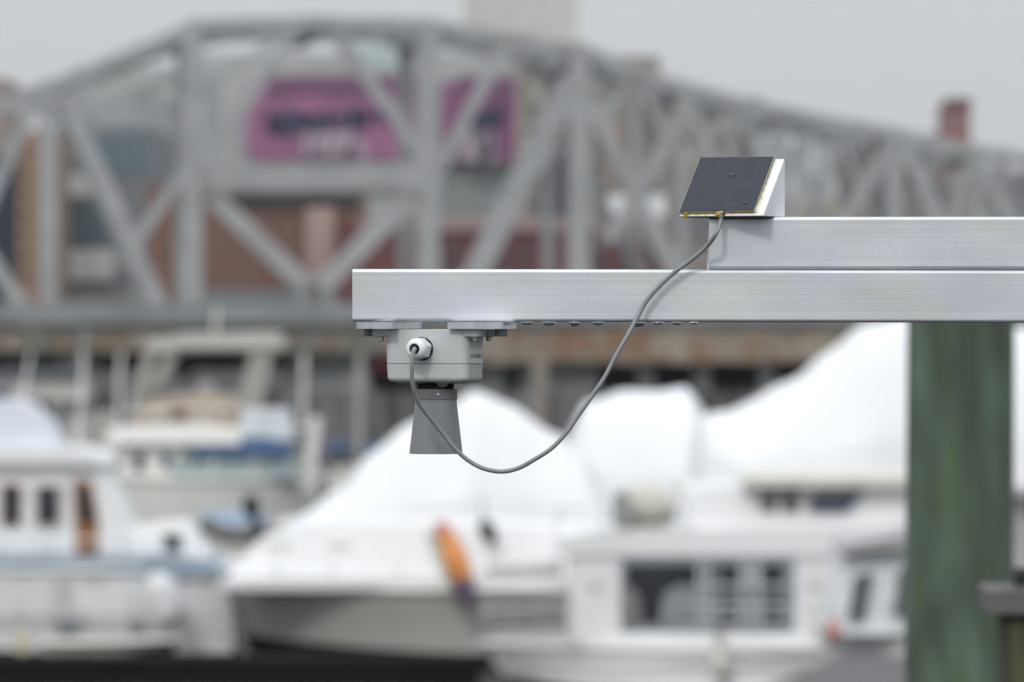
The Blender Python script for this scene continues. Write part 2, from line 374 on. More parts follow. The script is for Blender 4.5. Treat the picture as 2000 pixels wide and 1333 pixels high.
bm = NB(); a = B(745, 712); box(bm, (a.x - .35, a.y + .2, a.z - .3), (a.x + .35, a.y + .6, a.z + .3)); obj('red_channel_marker', bm, mat('marker_red', (.30, .045, .05), .7), br)
# rail screen along the deck and rusty timber fender course below it
M_rust = mat('rusty_timber', (.25, .215, .17), .9, 0, .3, .5, dirt=((.235, .14, .085), .9, .50)); M_olive = mat('olive_timber', (.17, .165, .135), .9, 0, .25, .5, dirt=((.19, .13, .085), .9, .55))
for i in range(44):
    x0 = -150 + i * 50; x1 = x0 + 48
    bm = NB(); bar(bm, B(x0, 668 if x0 < 900 else 676) - Vector((0, .6, 0)), B(x1, 668 if x0 < 900 else 677) - Vector((0, .6, 0)), (.95 if x0 < 900 else 1.45) * random.uniform(.85, 1.05), .5)
    obj('fender_timber', bm, M_rust if (x0 > 800 or i % 5 == 3) else M_olive, br)
M_pier = mat('bridge_pier_stone', (.10, .10, .105), .9, 0, .2, .4)
for x in (-60, 150, 640, 905, 1090, 1262, 1372, 1500, 1640, 1860, 2030):
    bm = NB(); a = B(x, 690); pale = x in (1262, 1372, 1500)
    wd = .35 if pale else (1.7 if x in (905, 1090, 640) else .8)
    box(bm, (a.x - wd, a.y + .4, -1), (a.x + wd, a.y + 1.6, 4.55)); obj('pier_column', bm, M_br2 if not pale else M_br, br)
bm = NB(); a = B(560, 700); b2 = B(2080, 700); box(bm, (a.x, a.y + 9, 2.3), (b2.x, a.y + 10, 4.5)); obj('shadowed_pier_wall', bm, c_('deck_shade_pier', (.05, .052, .058)), br)  # near-black colour stands in for the deck's shadow in this strip
a = B(-160, 700); bm = NB(); box(bm, (a.x, a.y + 9, 3.3), (B(559, 700).x, a.y + 10, 4.5)); obj('shadowed_pier_wall', bm, c_('deck_shade_pier', (.05, .052, .058)), br)
bm = NB(); box(bm, (a.x, a.y + .9, -1), (b2.x, a.y + 1.3, 2.5)); obj('pier_wall', bm, mat('pier_boards', (.12, .12, .122), .9, 0, .6, .9, stretch=(1, 1, .12), dirt=((.055, .052, .055), .5, .50)), br)

hz = NB(); box(hz, (-1600, -80, -4), (1600, 2700, 156))
hm = bpy.data.materials.new('haze'); hm.use_nodes = True; ht = hm.node_tree; ht.nodes.clear()
ho = ht.nodes.new('ShaderNodeOutputMaterial'); hv = ht.nodes.new('ShaderNodeVolumePrincipled')
hv.inputs['Color'].default_value = (.93, .95, 1, 1); hv.inputs['Density'].default_value = .00009; hv.inputs['Anisotropy'].default_value = .2
ht.links.new(hv.outputs[0], ho.inputs['Volume'])
tag(obj('haze', hz, hm), kind='stuff')

# ================================================================== MARINA
G_glass = mat('boat_glass', (.02, .023, .028), .12, 0, .3, 1.5, spec=.6)
M_gel = mat('white_gelcoat', (.77, .775, .78), .3, 0, .04, .7); M_gel2 = mat('cream_gelcoat', (.66, .655, .62), .35, 0, .06, .7)
M_greyhull = mat('grey_and_shaded_gelcoat', (.40, .40, .37), .4, 0, .07, .6); M_boot = mat('black_antifouling', (.008, .008, .009), .8, 0, .2, 1, spec=.12)
M_wrap = mat('shrink_wrap', (.70, .712, .725), .35, 0, .025, .5, .05, 1.4, (1, 1, .5))
M_chrome = mat('rail_steel', (.6, .61, .62), .25, .9, .05, 3)
M_bluec = mat('blue_canvas', (.045, .10, .20), .8, 0, .15, 1.5); M_ltblue = mat('faded_blue_paint', (.27, .34, .40), .5, 0, .1, 1.2)
M_wood = mat('varnished_teak', (.27, .125, .05), .35, 0, .25, 3, 0, 10, (6, 6, 1)); M_greyw = mat('weathered_grey_wood', (.20, .19, .195), .85, 0, .25, 2, .005, 20, (1, 6, 6))
def hull(parent, x0, x1, D, bw, s0, s1, bow=1, m=None, zk=-.35, chine=.55, boot=.22, n=18, flare=.75):
    """hull between photo columns x0, x1 at distance D; sheer rows s0 (stern) and s1 (bow)"""
    A = P(x0, HY, D).x; Bx = P(x1, HY, D).x; yc = D + bw / 2
    st, bo = (A, Bx) if bow > 0 else (Bx, A)
    zs0 = P(0, s0, D).z; zs1 = P(0, s1, D).z
    def sect(t, top, bot):
        hw = bw / 2 * (1 - max(0, (t - .45) / .55) ** 2.2) ** .8 if t < 1 else 0.0
        hw = max(hw, .02) * (.86 + .14 * min(1, t / .3))
        rake = (Bx - A) * .0
        x = lambda z: st + (bo - st) * (t * (1 - .10 * (1 - (z - zk) / (top - zk)) * t))
        zc = boot + (.28 * t * t); wc = hw * (flare + (1 - flare) * (1 - t)) 
        p = [(x(zk), 0, zk), (x(zc * .3), wc * .8, zc * .2), (x(zc), wc, zc), (x(top), hw, top)]
        return p
    def shell(lo):
        bm = NB(); rs = []
        for i in range(n + 1):
            t = i / n; top = zs0 + (zs1 - zs0) * t ** 1.5
            p = sect(t, top, zk)
            use = p[:3] if lo else [p[2], tuple((p[2][k] + p[3][k]) / 2 + (-.03 if k == 1 else 0) for k in range(3)), p[3]]
            left = [Vector((a, yc - b_, c)) for a, b_, c in use]; right = [Vector((a, yc + b_, c)) for a, b_, c in use[::-1]]
            rs.append(left + right if not lo else right + left[1:] if False else left[::-1] + right[::-1][1:] )
        if lo:
            return rings(bm, rs, True, True, closed=True)
        return rings(bm, rs, True, True, closed=True)
    obj('hull', shell(False), m or M_gel, parent, 50)
    obj('hull_bottom', shell(True), M_boot, parent, 50)
    bm = NB()
    pts = []
    for i in range(n + 1):
        t = i / n; top = zs0 + (zs1 - zs0) * t ** 1.5; p = sect(t, top, zk)[3]; pts.append(Vector((p[0], yc - p[1] - .02, p[2] - .04)))
    tube(bm, pts, .045, 8); obj('rub_rail', bm, M_gel2, parent, True)
def boat(name, px, D, label, cat='boat', group=None): return thing(name, (P(px, 0, D).x, D + 1.5, 0), label, cat, group)
def win(parent, x0, y0, x1, y1, D, m=None, frame=None, fw=4, poly=None, name='window'):
    if frame is not None:
        bm = NB(); pbox(bm, x0 - fw, y0 - fw, x1 + fw, y1 + fw, D - .03, .06); f = obj(name + '_frame' if name == 'window' else name, bm, frame, parent)
    else: f = parent
    bm = NB(); prism(bm, poly, D - .05, .08) if poly else pbox(bm, x0, y0, x1, y1, D - .05, .08)
    return obj('pane' if frame is not None else 'window', bm, m or G_glass, f)
def rail(parent, pts, D, dy=0, r=.016, posts=True, base=40):
    bm = NB(); w_ = [P(x, y, D) + Vector((0, dy, 0)) for x, y in pts]; tube(bm, spline(w_, 4), r, 8)
    o = obj('handrail', bm, M_chrome, parent, True)
    if posts:
        for x, y in pts:
            bm = NB(); bar(bm, P(x, y, D), P(x, y + base, D), .025); obj('rail_post', bm, M_chrome, parent)
def mast(parent, a, b, D, r=.03, m=None, nm='mast'):
    bm = NB(); bar(bm, P(*a, D), P(*b, D), r * 2); obj(nm, bm, m or M_gel, parent)

# A: trawler at the left edge
DA = 97
A = boat('trawler', 100, DA, 'white trawler yacht at the left edge with square windows and a varnished wooden door')
hull(A, -560, 452, DA - .4, 3.4, 1108, 1118, -1, mat('aged_white_gelcoat', (.68, .685, .69), .35, 0, .07, .8, dirt=((.50, .50, .49), 1.3, .55)), boot=.12, flare=.96)
bm = NB(); prism(bm, [(-420, 1086), (-420, 1120), (410, 1126), (448, 1118), (400, 1092), (300, 1086)], DA - .35, 3.3); obj('bulwark', bm, M_ltblue, A)
bm = NB(); prism(bm, [(-330, 1090), (-330, 905), (178, 905), (196, 925), (228, 985), (252, 1040), (262, 1090)], DA, 2.7, .12); obj('cabin', bm, M_gel, A)
bm = NB(); prism(bm, [(-340, 908), (-340, 878), (150, 878), (205, 896), (214, 908)], DA - .12, 2.9); obj('cabin_roof', bm, M_gel, A)
bm = NB(); prism(bm, [(-220, 880), (-220, 790), (0, 782), (52, 792), (88, 826), (112, 880)], DA + .2, 2.2, .15); obj('flybridge', bm, mat('pale_canvas', (.62, .66, .72), .7, 0, .06, 1), A, 30)
bm = NB(); prism(bm, [(230, 1090), (240, 1035), (360, 1022), (405, 1090)], DA + .2, 2.3, .15); obj('trunk_cabin', bm, M_gel, A)
win(A, 6, 950, 36, 1022, DA, frame=M_wood, fw=4); win(A, 72, 950, 114, 1024, DA, frame=M_gel2, fw=5); win(A, -70, 950, -30, 1024, DA, frame=M_gel2, fw=5)
bm = NB(); prism(bm, [(143, 938), (176, 938), (190, 1008), (192, 1094), (148, 1090)], DA - .05, .12); d = obj('door', bm, M_wood, A)
bm = NB(); prism(bm, [(152, 950), (172, 950), (184, 1010), (180, 1020), (154, 1020)], DA - .09, .08); obj('pane', bm, G_glass, d)
bm = NB(); bar(bm, P(178, 1060, DA - .1), P(190, 1125, DA - .1), .07); obj('wooden_step', bm, M_wood, A)
win(A, 320, 1044, 354, 1078, DA + .22, frame=M_gel2, fw=5)
mast(A, (150, 878), (165, 690), DA + 1, .025); mast(A, (60, 690), (40, 800), DA + 1, .02)
rail(A, [(-100, 1050), (0, 1050), (100, 1052), (240, 1056), (420, 1080)], DA - .3, 0, .014)
mk = lambda bm, c, r: ellipsoid(bm, c, r)
def fender(x, y0, y1, D, rr, m, label, tilt=0, cat='fender'):
    a, b = P(x, y0, D), P(x + tilt, y1, D); t = thing('fender', a.lerp(b, .5), label, cat)
    bm = NB(); pts = [a.lerp(b, i / 10) for i in range(11)]
    tube(bm, pts, lambda u: rr * max(.15, (1 - abs(2 * u - 1) ** 4)) ** .7, 14); obj('fender_body', bm, m, t, True)
    bm = NB(); tube(bm, [a, a + Vector((0, .1, .35))], .012, 6); obj('rope', bm, M_black, t)
fender(300, 1120, 1225, DA - 1, .30, mat('white_vinyl', (.60, .605, .62), .4, 0, .03, 2), 'big white fender hanging on the trawler hull near its bow', 40)
fender(128, 1205, 1250, DA - 1, .17, mat('slate_vinyl', (.13, .14, .17), .5), 'small dark slate fender low on the trawler hull at the left', 10)
fender(262, 1205, 1250, DA - 1, .15, mat('grey_vinyl', (.18, .18, .19), .5), 'small grey fender low on the trawler hull below the white one', 14)
fender(40, 1225, 1325, DA - 3, .13, mat('buff_vinyl', (.52, .46, .33), .5), 'buff yellow fender near the bottom left corner', 10)
dn = boat('dinghy', 200, DA - 2.2, 'cream dinghy floating low beside the trawler at the bottom left', 'dinghy')
hull(dn, 80, 345, DA - 2.4, 1.3, 1252, 1248, 1, mat('cream_dinghy_paint', (.40, .39, .34), .5, 0, .08, 1), -.1, boot=.12, flare=.8)

rail(A, [(-180, 752), (-60, 750), (20, 756), (70, 772)], DA + .3, 0, .014, True, 30)
mast(A, (-40, 780), (-30, 600), DA + .8, .03); mast(A, (118, 880), (124, 770), DA + .5, .012)
for x in (-20, 80, 180, 290, 380):
    bm = NB(); bar(bm, P(x, 1052, DA - .3), P(x, 1096, DA - .3), .03); obj('rail_post', bm, M_chrome, A)
bm = NB(); box(bm, (P(8, 0, DA).x, DA + .1, P(0, 1010, DA).z), (P(60, 0, DA).x, DA + .12, P(0, 1004, DA).z)); obj('grab_rail', bm, M_wood, A)
bm = NB(); tube(bm, [P(-420, 1205, DA - .55), P(450, 1205, DA - .55)], .035, 8); obj('rubbing_strake', bm, M_greyhull, A, True)

# B: cruiser with the blue canopy
DB = 112
Bt = boat('cabin_cruiser', 420, DB, 'white cabin cruiser with a dark blue canopy behind the trawler')
hull(Bt, 205, 640, DB, 3.2, 932, 935, 1, M_gel2)
bm = NB(); prism(bm, [(232, 936), (238, 868), (330, 862), (370, 868), (330, 936)], DB + .3, 2.4, .1); obj('cabin', bm, M_gel2, Bt)
bm = NB(); prism(bm, [(205, 868), (212, 838), (380, 832), (470, 846), (470, 868)], DB + .15, 2.8, .1); obj('cabin_roof', bm, M_gel2, Bt)
bm = NB(); prism(bm, [(368, 888), (395, 858), (520, 855), (562, 866), (566, 890)], DB + .1, 2.7, .12); obj('canopy', bm, M_bluec, Bt)
bm = NB(); prism(bm, [(330, 934), (352, 888), (562, 888), (580, 934)], DB + .25, 2.4, .1); ws = obj('windshield', bm, mat('sea_green_glass', (.30, .38, .38), .2, 0, .15, 1), Bt)
for x in (420, 500): bm = NB(); bar(bm, P(x, 888, DB + .2), P(x - 6, 934, DB + .2), .05); obj('mullion', bm, M_gel, ws)
win(Bt, 262, 882, 280, 920, DB + .3, frame=M_gel, fw=3); win(Bt, 316, 880, 334, 915, DB + .3, mat('blue_grey_glass', (.08, .10, .14), .3), frame=M_gel, fw=3)
bm = NB(); prism(bm, [(470, 800), (560, 800), (572, 860), (470, 860)], DB + .6, 1.6, .1); obj('radar_arch', bm, mat('grey_white_paint', (.52, .55, .57), .5), Bt)
mast(Bt, (600, 960), (618, 815), DB + .5, .12, M_gel2, 'folded_sail'); mast(Bt, (632, 980), (640, 780), DB + .5, .05, M_greyw)
rail(Bt, [(580, 905), (612, 908), (635, 930)], DB, 0, .015, True, 26)
td = boat('tender', 455, 103, 'small dark grey tender under a blue cover between the trawler and the motor yacht', 'dinghy')
bm = NB(); tube(bm, spline([P(395, 1018, 103), P(430, 1040, 103), P(480, 1044, 103), P(520, 1036, 103)], 5), .17, 12); obj('inflatable_tube', bm, mat('grey_hypalon', (.17, .17, .165), .7), td, True)
bm = NB(); prism(bm, [(385, 1022), (395, 1003), (470, 1000), (520, 1010), (515, 1026)], 103.1, 1.3, .2); obj('cover', bm, mat('light_blue_canvas', (.26, .34, .45), .8), td)
ob = thing('outboard_motor', P(492, 1040, 102.6), 'black outboard motor tilted up at the end of the small tender', 'outboard motor')
bm = NB(); tube(bm, spline([P(484, 968, 102.6), P(490, 985, 102.6), P(494, 1010, 102.6)], 4), lambda u: .17 * (.6 + .4 * math.sin(3.0 * u)), 12); obj('cowling', bm, M_black, ob, True)
bm = NB(); bar(bm, P(494, 1010, 102.6), P(512, 1048, 102.6), .14); obj('drive_leg', bm, M_black, ob)

# behind: boat with the cream hardtop, and one with a white bimini
DH = 138
M_dull = mat('dull_cream_paint', (.36, .355, .325), .5, 0, .1, .8)
H = boat('sport_fisher', 400, DH, 'cream sport fishing boat with a high hardtop on slanted struts')
hull(H, 190, 620, DH, 3.6, 838, 835, 1, M_dull)
bm = NB(); prism(bm, [(330, 680), (345, 652), (540, 650), (552, 680)], DH, 3.2, .1); obj('hardtop', bm, M_dull, H)
for a, b in (((298, 676), (262, 800)), ((345, 676), (300, 760)), ((505, 676), (470, 810)), ((525, 676), (495, 810))):
    bm = NB(); bar(bm, P(*a, DH + .2), P(*b, DH + .2), .28, .2); obj('strut', bm, M_dull, H)
bm = NB(); prism(bm, [(295, 690), (285, 662), (340, 655), (345, 690)], DH, 3.2, .1); obj('roof_extension', bm, M_dull, H)
bm = NB(); prism(bm, [(250, 838), (262, 776), (400, 768), (490, 776), (520, 838)], DH + .2, 2.8, .15); obj('deck_house', bm, mat('tan_gelcoat', (.43, .36, .29), .5, 0, .1, 1), H)
bm = NB(); prism(bm, [(300, 776), (306, 735), (330, 735), (335, 776)], DH + .5, 1.2); obj('helm_seat', bm, M_dull, H)
bm = NB(); prism(bm, [(382, 776), (388, 748), (410, 742), (425, 776)], DH + .5, 1.0); obj('helm_seat', bm, M_dull, H)
bm = NB(); ellipsoid(bm, P(362, 722, DH + .8), (.22, .2, .26)); obj('black_hood', bm, M_black, H, True)
bm = NB(); pbox(bm, 335, 790, 362, 822, DH + .15, .1); obj('locker_door', bm, mat('rust_brown', (.20, .12, .085), .7), H)
DI = 130
I = boat('bimini_boat', 80, DI, 'white boat with a flat white bimini top above the trawler flybridge')
hull(I, -60, 330, DI, 3, 880, 875, 1, M_dull)
bm = NB(); prism(bm, [(18, 782), (22, 735), (60, 730), (160, 735), (170, 782)], DI, 2.4, .1); obj('bimini', bm, M_dull, I)
bm = NB(); prism(bm, [(-10, 735), (0, 722), (150, 722), (165, 735)], DI - .1, 2.5); obj('bimini_frame', bm, mat('dark_canvas', (.10, .11, .12), .7), I)
for a, b in (((10, 780), (-5, 870)), ((95, 780), (118, 870)), ((150, 722), (170, 640)), ((165, 780), (180, 870))):
    bm = NB(); bar(bm, P(*a, DI), P(*b, DI), .05); obj('strut', bm, M_chrome, I)
bm = NB(); prism(bm, [(112, 880), (135, 812), (205, 806), (240, 880)], DI + .3, 2.2, .1); obj('cabin', bm, M_dull, I)

def sailboat(px, mw, label, col):
    D = 150; t = boat('sailboat', px, D, label)
    hull(t, px - 110, px + 110, D, 2.6, 950, 945, 1, M_dull)
    bm = NB(); prism(bm, [(px - 60, 948), (px - 52, 915), (px + 30, 912), (px + 60, 948)], D + .5, 1.6, .15); obj('cabin', bm, M_dull, t)
    mast(t, (px, 915), (px + 4, 690), D + 1.2, mw, col); bm = NB(); tube(bm, [P(px + 6, 880, D + 1.2), P(px + 95, 874, D + 1.2)], .14, 10); obj('furled_sail', bm, M_bluec, t, True)
    for a in (-70, 90): bm = NB(); bar(bm, P(px + a, 930, D + 1.2), P(px + 4, 700, D + 1.2), .02); obj('stay', bm, M_chrome, t)
sailboat(700, .08, 'sailboat with a thin grey mast between the canopy cruiser and the peaked shrink-wrapped boat', M_dull)
sailboat(1050, .20, 'sailboat with a thick tan mast seen between the first two shrink-wrapped boats', mat('tan_mast', (.24, .21, .18), .7))
mast(H, (230, 838), (236, 690), DH + 1, .05, M_gel2); mast(H, (420, 650), (424, 600), DH + 1, .04, M_gel2)
rail(H, [(250, 805), (330, 800), (430, 798), (520, 806)], DH, 0, .02, True, 34)
rail(Bt, [(215, 905), (225, 880), (238, 868)], DB, 0, .015, False)
sailboat(590, .06, 'sailboat with a pale slim mast just right of the cream hardtop boat', M_gel2)

# shrink-wrapped boats
def wrapped(label, sil, base, D, hw, hx, seams=()):
    t = boat('shrink_wrapped_boat', (sil[0][0] + sil[-1][0]) / 2, D, label, 'boat', 'boats under white winter shrink wrap')
    rs = []; n = 60; xs = [p[0] for p in sil]
    zb = P(0, base, D).z
    for i in range(n + 1):
        x = xs[0] + (xs[-1] - xs[0]) * i / n
        for a, b in zip(sil, sil[1:]):
            if a[0] <= x <= b[0]: u = (x - a[0]) / (b[0] - a[0]); u = u * u * (3 - 2 * u) * .4 + u * .6; y = a[1] + (b[1] - a[1]) * u; break
        zt = P(0, y, D).z; X = P(x, 0, D).x; e = min(1, i / 5, (n - i) / 5) ** .6; ring = []
        for j in range(17):
            v = j / 16 * 2 - 1; yy = D + hw + v * hw * (.35 + .65 * e)
            z = zb + (zt - zb) * (1 - abs(v) ** 1.7) * 1.0
            wr = noise.noise(Vector((X * 1.3, v * 2, zt))) * .10
            ring.append(Vector((X, yy, max(zb, z + wr * (1 - abs(v))))))
        ring[0].z = ring[-1].z = zb - .25
        rs.append(ring)
    bm = NB(); rings(bm, rs, True, True, closed=True); obj('wrap', bm, M_wrap, t, 60)
    bm = NB(); X0 = P(xs[0], base, D); X1 = P(xs[-1], base, D)
    tube(bm, [X0 + Vector((.2, .0, -.12)), X0.lerp(X1, .5) + Vector((0, -.03, -.14)), X1 + Vector((-.2, .0, -.12))], .03, 6); obj('strap', bm, M_pale, t)
    hull(t, hx[0], hx[1], D, hw * 2, base + 6, base + 4, hx[2], M_gel2)
    return t
wrapped('white shrink-wrapped boat with one sharp peak, directly behind the sensor horn', [(540, 1030), (600, 1005), (655, 965), (720, 885), (790, 835), (850, 808), (925, 762), (1000, 795), (1085, 848), (1140, 885), (1195, 985), (1230, 1030)], 1034, 104, 1.7, (570, 1240, -1))
wrapped('white shrink-wrapped boat with a rounded flat top in the middle of the three', [(1098, 975), (1112, 850), (1150, 785), (1215, 768), (1345, 765), (1378, 800), (1392, 975)], 980, 112, 1.7, (1080, 1420, 1))
wrapped('largest shrink-wrapped boat, its white cover sweeping up behind the green pile', [(1352, 945), (1362, 830), (1400, 808), (1480, 786), (1560, 742), (1640, 680), (1700, 636), (1760, 618), (1900, 610), (2040, 650), (2200, 800), (2260, 935)], 940, 108, 2.1, (1330, 2260, 1))

# F: motor yacht, bow to the left
DF = 95
Fy = boat('motor_yacht', 800, DF, 'white motor yacht with its bow pointing left and a shaded grey hull')
hull(Fy, 418, 1250, DF, 4.0, 1150, 1146, -1, M_greyhull, boot=.16, flare=.84)  # shade on the flared white hull is put into its grey colour
bm = NB(); prism(bm, [(445, 1150), (455, 1110), (500, 1062), (600, 1032), (860, 1022), (1180, 1040), (1230, 1150)], DF + .35, 3.3, .3); obj('deck_house', bm, M_gel, Fy)
bm = NB(); prism(bm, [(424, 1152), (428, 1136), (520, 1128), (1250, 1132), (1250, 1152)], DF + .05, 3.9); obj('toe_rail', bm, M_gel, Fy)
rail(Fy, [(440, 1095), (540, 1092), (650, 1096), (780, 1100), (940, 1104)], DF + .1, 0, .012)
for x in (520, 640): bm = NB(); pbox(bm, x, 1060, x + 46, 1068, DF + .5, .1); obj('hatch', bm, M_gel2, Fy)
bm = NB(); pts = [P(540, 1030, DF + .9), P(548, 1018, DF + .9), P(570, 1014, DF + .9)]; tube(bm, pts, .05, 8); obj('deck_vent', bm, M_gel2, Fy, True)
ky = thing('kayak', P(888, 1180, DF - .7), 'orange kayak with purple ends leaning on the motor yacht', 'kayak')
ax = [P(858, 1018, DF - .5), P(874, 1060, DF - .5), P(890, 1100, DF - .55), P(904, 1140, DF - .6), P(918, 1188, DF - .6)]
sp = spline(ax, 6); n_ = len(sp)
rr = lambda u: .23 * max(.12, math.sin(math.pi * (u * .9 + .05))) ** .6
def seg(a, b):
    bm = NB(); i0, i1 = int(a * (n_ - 1)), int(b * (n_ - 1)); tube(bm, sp[i0:i1 + 1], lambda u: rr((i0 + u * (i1 - i0)) / (n_ - 1)), 16); return bm
obj('kayak_body', seg(.14, .74), mat('orange_plastic', (.66, .25, .07), .45, 0, .25, 2.5, dirt=((.55, .38, .16), 2.2, .56)), ky, True)
obj('kayak_end', seg(.74, 1), mat('purple_plastic', (.15, .11, .17), .5), ky, True); obj('kayak_end', seg(0, .14), mat('coral_plastic', (.50, .16, .14), .4), ky, True)
bm = NB(); tube(bm, [p + Vector((-.24, -.05, 0)) for p in sp[3:18]], .07, 8); obj('pale_strip', bm, mat('mint_strip', (.55, .60, .50), .5), ky, True)
fender(942, 1015, 1062, DF + .2, .13, M_black, 'black fender leaning on the white deck right of the orange kayak', 22)

# G: houseboat with the big window wall
DG = 88
G = boat('houseboat', 1400, DG, 'white two-deck houseboat with a wide band of dark windows, left of the green pile')
hull(G, 935, 1900, DG - .6, 4.6, 1262, 1268, -1, M_gel, boot=-.1, flare=1.12)
bm = NB(); pbox(bm, 1112, 1082, 1640, 1262, DG, 3.4, .03); obj('cabin', bm, M_gel, G)
bm = NB(); prism(bm, [(1085, 1085), (1095, 1052), (1170, 1038), (1760, 1030), (1800, 1050), (1800, 1086)], DG - .06, 3.6); obj('upper_deck', bm, M_gel, G)
bm = NB(); prism(bm, [(1330, 1034), (1345, 960), (1440, 948), (1790, 945), (1790, 1034)], DG + .2, 3.0, .1); obj('upper_house', bm, M_gel, G)
bm = NB(); prism(bm, [(1450, 952), (1460, 932), (1800, 930), (1800, 950)], DG - .1, 3.5); obj('upper_roof', bm, mat('cream_roof', (.60, .60, .53), .6), G)
# window wall: frame and panes, each pane recessed
bm = NB(); pbox(bm, 1212, 1092, 1552, 1234, DG - .02, .05); wf = obj('window_frame', bm, mat('grey_window_frame', (.25, .27, .29), .4), G)
M_curt = mat('grey_curtain', (.10, .11, .12), .8, 0, .2, 4)
for (x0, y0, x1, y1, mm) in ((1222, 1102, 1362, 1218, G_glass), (1405, 1102, 1442, 1140, G_glass), (1405, 1146, 1442, 1180, M_curt), (1405, 1186, 1442, 1220, G_glass),
                             (1490, 1102, 1530, 1140, G_glass), (1490, 1146, 1530, 1180, M_curt), (1490, 1186, 1530, 1220, G_glass), (1369, 1102, 1398, 1140, M_curt), (1449, 1102, 1483, 1140, mat('pale_blind', (.30, .31, .33), .8))):
    bm = NB(); pbox(bm, x0, y0, x1, y1, DG - .045, .05); obj('pane', bm, mm, wf)
M_rail = mat('pale_rail', (.55, .57, .59), .5)
for a, b in (((1366, 1098), (1366, 1226)), ((1382, 1098), (1382, 1226)), ((1452, 1098), (1447, 1226)), ((1480, 1098), (1484, 1226))):
    bm = NB(); bar(bm, P(*a, DG - .12), P(*b, DG - .12), .045); obj('mullion', bm, M_rail, wf)
for y, xa in ((1144, 1362), (1182, 1330), (1204, 1362)):
    bm = NB(); bar(bm, P(xa, y, DG - .16), P(1545, y, DG - .16), .04); obj('cross_rail', bm, M_rail, wf)
bm = NB(); prism(bm, [(1288, 1218), (1296, 1165), (1308, 1150), (1330, 1143), (1362, 1142), (1362, 1218)], DG - .09, .05); obj('deck_chair_silhouette', bm, mat('grey_wicker', (.22, .235, .25), .8), G)
bm = NB(); prism(bm, [(1222, 1218), (1222, 1146), (1240, 1150), (1250, 1170), (1252, 1218)], DG - .09, .05); obj('chair_back', bm, mat('brown_grey_wicker', (.17, .17, .17), .8), G)
for x, y0, x1, y1 in ((1488, 958, 1515, 1000), (1528, 956, 1560, 1000)): win(G, x, y0, x1, y1, DG + .22, mat('olive_glass', (.13, .13, .12), .3))
win(G, 0, 0, 0, 0, DG + .2, mat('slate_glass', (.07, .08, .11), .2), poly=[(1580, 1000), (1588, 966), (1688, 962), (1655, 1000)])
rail(G, [(1090, 990), (1180, 988), (1270, 988), (1340, 985)], DG - .2, 0, .015, True, 48)
rail(G, [(945, 1150), (1000, 1146), (1060, 1142), (1105, 1140)], DG - .3, 0, .02, True, 110)
rail(G, [(945, 1190), (1000, 1188), (1060, 1186), (1105, 1184)], DG - .3, 0, .015, False)
bm = NB(); pbox(bm, 958, 1172, 1100, 1226, DG + .8, .1); obj('cockpit_panel', bm, mat('cockpit_grey', (.22, .225, .235), .7), G)
bm = NB(); pbox(bm, 950, 1105, 1100, 1130, DG + .3, 2.4); obj('cockpit_awning', bm, mat('awning_grey', (.52, .52, .52), .7), G)
bm = NB(); pbox(bm, 1395, 1235, 1420, 1300, DG - .75, .12); obj('boarding_pad', bm, M_gel2, G)
fender(1405, 1270, 1330, DG - 1, .14, mat('cream_vinyl', (.58, .57, .50), .5), 'cream fender hanging below the middle of the houseboat windows', 2)
rb = thing('life_raft', P(1255, 1034, DG + .1), 'rounded cream cover with grey sides on the left end of the houseboat upper deck', 'life raft')
bm = NB(); ellipsoid(bm, P(1258, 990, DG + .9), (.44, .6, .34), 20, 12); obj('cover', bm, mat('cream_canvas', (.46, .445, .38), .8, 0, .12, 3), rb, True)
bm = NB(); prism(bm, [(1196, 1020), (1200, 965), (1222, 960), (1235, 985), (1245, 1034), (1205, 1034)], DG + .2, .8, .1); obj('side_panel', bm, mat('stone_grey_canvas', (.22, .22, .215), .8), rb)
bm = NB(); pbox(bm, 1204, 1026, 1316, 1036, DG + .3, 1.1); obj('cradle', bm, M_greyhull, rb)
mast(G, (1385, 1040), (1392, 880), DG + .6, .018); mast(G, (1330, 985), (1345, 860), DG + .9, .015)
for y in (1276, 1300):
    bm = NB(); tube(bm, [P(960, y, DG - .66), P(1640, y + 4, DG - .66)], .02, 6); obj('rub_strake', bm, M_greyhull, G, True)
for x in (1150, 1580):
    bm = NB(); pbox(bm, x, 1128, x + 22, 1150, DG - .04, .05); obj('deck_light', bm, M_gel2, G)
bm = NB(); pbox(bm, 1575, 1180, 1625, 1250, DG - .03, .04); obj('side_door', bm, M_gel2, G)
# J: small cabin boat, slanted window, right
DJ = 84
J = boat('pilothouse_boat', 1730, DJ, 'small white pilothouse boat with slanted side windows beside the green pile')
hull(J, 1600, 2200, DJ, 2.8, 1232, 1225, -1, M_gel)
bm = NB(); prism(bm, [(1610, 1240), (1655, 1090), (1900, 1075), (1900, 1240)], DJ + .2, 2.2, .15); obj('cabin', bm, mat('cool_white_gelcoat', (.72, .745, .77), .4), J)
bm = NB(); prism(bm, [(1640, 1082), (1648, 1066), (1790, 1036), (1920, 1030), (1920, 1062), (1780, 1066)], DJ, 2.6); obj('cabin_roof', bm, mat('mauve_grey_roof', (.37, .36, .37), .7), J)
win(J, 0, 0, 0, 0, DJ + .15, mat('grey_pane', (.10, .11, .12), .2), poly=[(1656, 1212), (1668, 1130), (1704, 1112), (1690, 1205)])
win(J, 0, 0, 0, 0, DJ + .15, mat('grey_pane'  , (.10, .11, .12)), poly=[(1744, 1200), (1758, 1110), (1810, 1100), (1806, 1200)])
by = thing('mooring_buoy', P(1625, 1250, DJ - .6), 'small faded red buoy hanging at the bow of the pilothouse boat', 'buoy')
bm = NB(); ellipsoid(bm, P(1627, 1232, DJ - .5), (.10, .10, .19)); obj('float', bm, mat('faded_red', (.50, .20, .15), .5), by, True)
